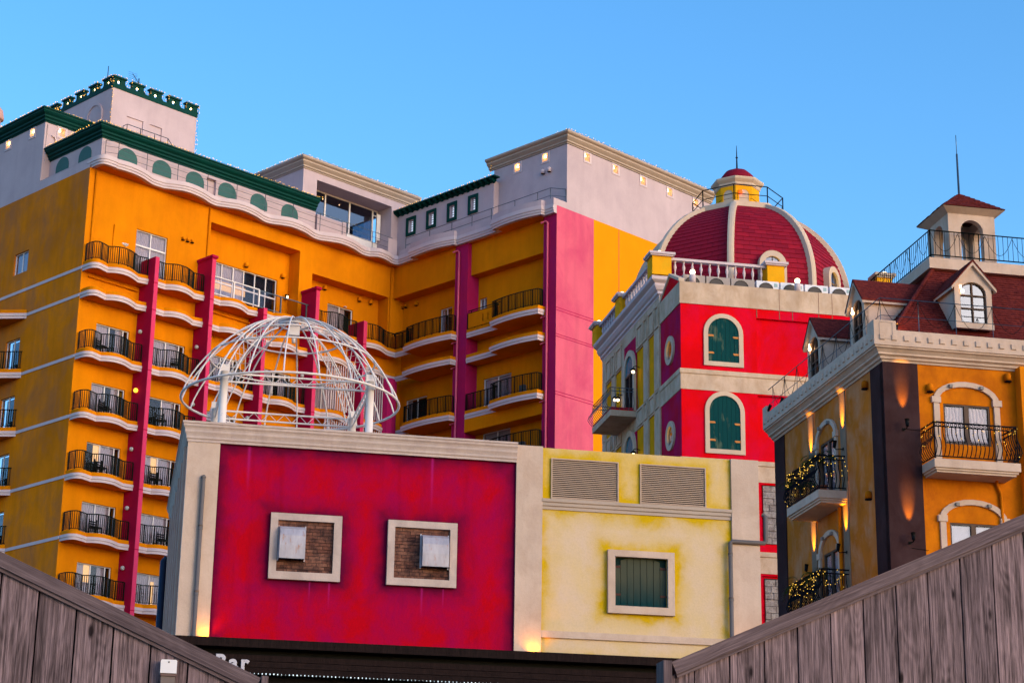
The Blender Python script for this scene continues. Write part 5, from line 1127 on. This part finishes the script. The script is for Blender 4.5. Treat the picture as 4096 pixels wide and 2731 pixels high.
# balconies with bellied wrought-iron rails
def iron_balcony(u0, u1, z, rot, loc=None, dep=.9):
    mb = MB(); mb.box(u0, u1, -dep, 0, z - .24, z); mb.box(u0 + .05, u1 - .05, -dep + .05, 0, z - .30, z - .24); mb.box(u0 + .10, u1 - .10, -dep + .10, 0, z - .36, z - .30)
    b = mb.build('balcony', VCREAM, Q, loc, rot); mb = MB(); k = .05
    bellied(mb, (u0 + k, -dep + k), (u1 - k, -dep + k), z + .08, z + .95, (0, -.16), max(6, int((u1 - u0) / .13)), .015); bellied(mb, (u0 + k, -dep + k), (u0 + k, 0), z + .08, z + .95, (-.14, 0), 7, .015); bellied(mb, (u1 - k, -dep + k), (u1 - k, 0), z + .08, z + .95, (.14, 0), 7, .015)
    for zz, r in ((.08, .02), (.93, .02), (1.05, .024)): mb.tube([(u0 + k, 0, z + zz), (u0 + k, -dep + k, z + zz), (u1 - k, -dep + k, z + zz), (u1 - k, 0, z + zz)], r, 5)
    for x in (u0 + k, u1 - k): mb.tube([(x, -dep + k, z), (x, -dep + k, z + 1.05)], .018, 5)
    n = int((u1 - u0) / .12)
    for i in range(n):      # scroll frieze under the hand rail
        c_ = (u0 + k + (u1 - u0 - 2 * k) * (i + .5) / n, -dep + k, z + .99); mb.tube([(c_[0] + .04 * math.cos(t), c_[1], c_[2] + .04 * math.sin(t)) for t in [2 * PI * j / 6 for j in range(6)]], .011, 4, True)
    mb.build('wrought_iron_rail', plain('black_iron', (.006, .006, .010), .55) if 'black_iron' not in bpy.data.materials else bpy.data.materials['black_iron'], b)
    return b
iron_balcony(1.02, 3.58, 15.1, 0); iron_balcony(-5.9, -3.1, 15.0, SIDE); iron_balcony(-5.9, -3.1, 11.6, SIDE)
def blights(label, u0, u1, z, rot, n_extra, seed, dep=.9):
    rr = random.Random(seed); mb = MB(); wr = MB()
    ring_ = [(u0, 0), (u0, -dep), (u1, -dep), (u1, 0)]
    for (ax, ay), (bx_, by) in zip(ring_, ring_[1:]):
        L = math.dist((ax, ay), (bx_, by)); n = int(L * 9)
        wr.tube([(ax + (bx_ - ax) * i / 12, ay + (by - ay) * i / 12, z + 1.0 + .05 * math.sin(i * 2.3)) for i in range(13)], .005, 3)
        for i in range(int(n * n_extra)):
            t = rr.random(); h = 1.0 - abs(rr.gauss(0, .33)) if rr.random() < .8 else rr.random(); h = max(.02, h)
            bow = .16 * math.exp(-((h - .35) / .25) ** 2); ox, oy = ((-bow, 0) if ax == bx_ == u0 else (bow, 0) if ax == bx_ else (0, -bow))
            mb.spark((ax + (bx_ - ax) * t + ox + rr.uniform(-.03, .03), ay + (by - ay) * t + oy, z + h), rr.uniform(.008, .015))
    o = wr.build('string_light', BLACK, None, RBL, V + rot); tag(o, label, 'string lights', 'strings of warm fairy lights'); mb.build('bulbs', BALB, o, kind='stuff')
BALB = emit('balcony_fairy_bulb', (1., .56, .07), 1.1, False)
blights('few warm fairy lights on the curved iron rail of the balcony with lace curtains', 1.05, 3.55, 15.15, 0, 1.1, 1)
blights('dense warm fairy lights on the upper side balcony with palms', -5.87, -3.13, 15.05, SIDE, 2.7, 2)
blights('dense warm fairy lights on the lower side balcony just above the fence', -5.87, -3.13, 11.65, SIDE, 2.6, 3)
# palms in pots on the side balconies
def palm(label, x, y, z, h, nf, seed, dry=.3, cat='palm'):
    t = thing('potted_palm', label, cat, RBL, V, 'potted palms on the side balconies'); rr = random.Random(seed)
    MB().lathe([(.12, z), (.17, z + .28), (.19, z + .30), (.15, z + .30)], (x, y), 10).build('pot', POT, t)
    MB().tube([(x, y, z + .25), (x + .02, y, z + .3 + h * .5), (x, y + .03, z + .3 + h)], [.05, .04, .045], 6).build('trunk', DRYLEAF, t)
    for k in range(nf):
        a = 2 * PI * k / nf + rr.uniform(-.2, .2); el = rr.uniform(.3, 1.1); L = rr.uniform(.55, .85); dr = rr.random() < dry
        if dr: el = rr.uniform(-.5, .3)
        pts = []; px, pz, ee = 0., 0., el
        for i in range(9):
            pts.append((px, pz)); px += L / 8 * math.cos(ee); pz += L / 8 * math.sin(ee); ee -= .26
        mb = MB(); ca, sa = math.cos(a), math.sin(a); b0 = Vector((x, y, z + .3 + h))
        W = lambda p, s_=0, dz=0: tuple(b0 + Vector((p[0] * ca - s_ * sa, p[0] * sa + s_ * ca, p[1] + dz)))
        for i in range(8):
            mb.add([W(pts[i], -.007), W(pts[i], .007), W(pts[i + 1], .005), W(pts[i + 1], -.005)], [(0, 1, 2, 3)])
            for j in (0, .5):
                p = (pts[i][0] + (pts[i + 1][0] - pts[i][0]) * j, pts[i][1] + (pts[i + 1][1] - pts[i][1]) * j); ll = .20 * math.sin(PI * (i + j + 1.2) / 10) + .03
                for s_ in (-1, 1):
                    tip = (p[0] + ll * .65, p[1]); mb.add([W(p, 0), W((p[0] + .025, p[1]), 0), W(tip, s_ * ll, -.10 * rr.random() - .02)], [(0, 1, 2)])
        mb.build('frond', DRYLEAF if dr else LEAF, t)
palm('tall palm with drooping dry fronds on the upper side balcony', -.50, 3.9, 15.0, .75, 15, 4, .45)
palm('small bright green palm at the far end of the upper side balcony', -.55, 5.6, 15.0, .35, 12, 5, .0)
palm('leafy palm in the middle of the lower side balcony', -.5, 4.3, 11.6, .75, 16, 6, .35)
palm('drooping palm at the far end of the lower side balcony, hanging over the dark pilaster', -.6, 5.75, 11.6, .70, 14, 7, .3)
# spotlights on the walls, throwing light upwards
SPM = MB().tube([(0, 0, 0), (0, -.22, -.02), (0, -.28, .03)], .016, 5).tube([(0, -.28, .03), (0, -.25, .24)], [.05, .065], 8).box(-.04, .04, -.02, 0, -.04, .04).mesh('wall_spotlight', BLACK)
def wallspot(x, y, z, rot, power=120):
    o = put('wall_spotlight', SPM, Q, (x, y, z), rot); l = lamp('spot', o, (0, -.24, .27), (0, -.02, .95), power * 3.2, 30, 1., (1., .38, .005), .03)
for x, y, z, r in ((.52, -.03, 16.10, 0), (.55, -.03, 12.86, 0), (-.03, 3.25, 16.30, SIDE), (-.03, 5.98, 16.20, SIDE), (-.03, 3.25, 13.2, SIDE), (-.03, 5.98, 13.1, SIDE)): wallspot(x, y, z, r)
MB().tube([(.58, -.04, 16.12), (1.3, -.04, 16.08)], .008, 4).tube([(.6, -.04, 12.72), (1.1, -.04, 12.68)], .008, 4).build('cable', BLACK, Q)
for x, y, z, r in ((-.30, .5, 19.28, 0),): 
    o = MB().tube([(.35, -.2, 18.95), (.40, -.12, 19.12)], [.045, .06], 8).build('roof_spotlight', BLACK, Q); lamp('spot', o, (.42, -.08, 19.16), (1.0, .9, 19.8), 30, 70, 1., (1., .35, .03), .03)
MB().tube([(-.33, 9.05, 19.0), (-.30, 8.9, 19.15)], [.04, .055], 8).build('roof_spotlight', BLACK, Q); MB().tube([(-.33, 7.9, 18.9), (-.30, 7.7, 19.05)], [.04, .055], 8).build('roof_spotlight', BLACK, Q)
CWQ = cowl_mesh(.105, VORANGE)
for x, y, z, r in ((1.35, -.08, 17.40, 0), (3.75, -.08, 18.0 - .12, 0), (-.08, 1.25, 17.75, SIDE), (-.08, 1.3, 14.5, SIDE)): cowl(Q, CWQ, x, y, z, r)
MB().tube([(3.15, -.25, 14.78), (3.22, -.07, 14.7), (3.33, -.07, 14.4), (3.36, -.07, 11)], .045, 8).build('drain_pipe', VORANGE, Q)
MB().tube([(-3.6, -.08, 14.6), (-3.6, -.08, 10)], .06, 8).build('drain_pipe', bpy.data.materials['bright_ochre_wall'], Q, rot=SIDE)

# ================================================================ weathered plank walls in the foreground
FL = (.0226, 8.5, 0)
def fence(label, x0, x1, ztop, slope, edges, capw, group):
    """sloping cap board over upright planks; z of the cap's upper edge is ztop + slope * x"""
    t = thing('plank_fence', label, 'fence', FL, V, group)
    rr = random.Random(len(label))
    ed = sorted(edges)
    for a, b in zip(ed, ed[1:]):
        zt = lambda x: ztop + slope * x - capw * .93; mb = MB(); g = .0035; d = rr.uniform(0, .004)
        mb.slab([(a + g, 0), (b - g, 0), (b - g, zt(b)), (a + g, zt(a))], d, .03)
        o = mb.mesh('plank', FENCE); off = Vector((-(a + b) / 2, 0, 0)); o.transform(Matrix.Translation(off)); put('plank', o, t, ((a + b) / 2, 0, 0))
    MB().slab([(x0, 0), (x1, 0), (x1, ztop + slope * x1 - .035), (x0, ztop + slope * x0 - .035)], .031, .05).build('backing', DARK, t)
    def board(name, up, dn, d0, d1):
        L = math.hypot(x1 - x0, slope * (x1 - x0)); ang = math.atan(slope); n = 12
        mb = MB(); c_ = math.cos(ang)
        mb.box(-up * c_, -dn * c_, d0, d1, 0, L)      # long axis along local z so the grain follows the board
        o = mb.build(name, FENCECAP, t, (x0, 0, ztop + slope * x0)); o.rotation_euler = (0, PI / 2 - ang, 0); return o
    board('cap_board', 0, -capw, -.022, .06); board('lower_lip', -capw, -capw - .017, -.012, .0)
    return t
e1 = [-1.10 - .1545 * k for k in range(0, 12)]
FA = fence('grey plank fence sloping down from the left edge towards the bar sign', -2.9, -1.065, 2.253, -.431, [-1.065 + -.0] + [-1.21 - .1555 * k for k in range(11)], .062, 'weathered plank fences')
FB = fence('grey plank fence climbing to the right edge below the ochre building', .70, 3.2, 2.544, .4455, [.70, .81, .97, 1.13, 1.285, 1.44, 1.597, 1.755, 1.91, 2.07, 2.23, 2.39, 2.55, 2.71, 2.87, 3.03, 3.19], .062, 'weathered plank fences')
MB().box(-1.063, -1.035, -.03, .07, 0, 2.72).build('end_post', FENCECAP, FA)
MB().box(.66, .698, -.035, .08, 0, 2.86).build('end_post', FENCECAP, FB)
LB = thing('wall_light', 'small white box light screwed to the left plank fence', 'wall light', FL, V)
mb = MB(); mb.slab([(-1.478, 2.712), (-1.412, 2.712), (-1.412, 2.762), (-1.416, 2.767), (-1.474, 2.767), (-1.478, 2.762)], -.05, .002); mb.build('housing', plain('white_plastic', (.72, .68, .70), .35), LB)
MB().box(-1.474, -1.416, -.04, .002, 2.62, 2.70).build('lens', plain('grey_brown_lens', (.17, .13, .12), .3), LB); MB().box(-1.476, -1.414, -.046, .002, 2.701, 2.711).build('rim', plain('brown_rim', (.16, .10, .09)), LB); MB().ball((-1.445, -.051, 2.757), .0035).build('screw', BLACK, LB)


CH = MB().box(0, .5, 0, .5, .40, .45).box(0, .05, 0, .05, 0, .4).box(.45, .5, 0, .05, 0, .4).box(0, .05, .45, .5, 0, .9).box(.45, .5, .45, .5, 0, .9); [CH.box(.05, .45, .46, .49, .5 + .12 * k, .56 + .12 * k) for k in range(3)]; CH = CH.mesh('balcony_chair', BLACK)
TB = MB().box(0, .55, 0, .55, .62, .66).box(.25, .30, .25, .30, 0, .62).mesh('balcony_table', BLACK)
rf_ = random.Random(11); nc = 0
FLR = ['lowest', 'second', 'third', 'fourth', 'fifth', 'sixth']
for zi, z in enumerate(ZB):
    for k, x in enumerate((1.2, 4.85, 8.5, 12.15)):
        if z < 20 or k > 1: continue
        wx, wy, _ = Matrix.Rotation(R(45), 3, 'Z') @ Vector((x + rf_.uniform(0, .9), -.62, 0))
        o = put('balcony_chair', CH, None, (-22.409 + wx, 97.457 + wy, z + .5), 45 + rf_.uniform(-40, 40)); tag(o, 'dark slatted chair on the %s floor balcony in %s column' % (FLR[zi], ('the corner', 'the second')[k]), 'chair', 'chairs on the hotel balconies')
# a gull on the top balcony rail of the hotel
GU = thing('seagull', 'small white gull perched on the topmost left balcony rail of the hotel', 'bird', HL[0], 45)
def egg(mb, c, rx, ry, rz, tilt=0, n=10):
    k = 6; V_ = []
    for i in range(k + 1):
        a = PI * i / k
        for j in range(n):
            b = 2 * PI * j / n; x, y, z = rx * math.cos(a), ry * math.sin(a) * math.cos(b), rz * math.sin(a) * math.sin(b)
            V_.append((c[0] + x * math.cos(tilt) - z * math.sin(tilt), c[1] + y, c[2] + x * math.sin(tilt) + z * math.cos(tilt)))
    mb.add(V_, [(i * n + j, i * n + (j + 1) % n, (i + 1) * n + (j + 1) % n, (i + 1) * n + j) for i in range(k) for j in range(n)], True)
FEATH = plain('white_feathers', (.8, .76, .76), .8)
gx, gy, gz = 1.85, -1.02, 37.24
mb = MB(); egg(mb, (gx, gy, gz), .15, .065, .07, -.35); egg(mb, (gx - .13, gy, gz + .03), .05, .04, .042, -.2); egg(mb, (gx + .15, gy, gz + .05), .08, .035, .015, .9); mb.build('body', FEATH, GU)
mb = MB(); egg(mb, (gx + .04, gy - .07, gz + .02), .14, .012, .05, -.2); egg(mb, (gx + .04, gy + .07, gz + .02), .14, .012, .05, -.2); mb.build('wing', plain('grey_wing', (.45, .44, .47), .8), GU)
MB().tube([(gx - .17, gy, gz + .03), (gx - .23, gy, gz + .01)], [.014, .004], 5).build('beak', plain('yellow_beak', (.6, .35, .02)), GU)
MB().tube([(gx, gy - .02, gz - .05), (gx, gy - .02, gz - .20)], .007, 4).tube([(gx, gy + .02, gz - .05), (gx, gy + .02, gz - .20)], .007, 4).build('legs', plain('gull_leg', (.4, .2, .1)), GU)
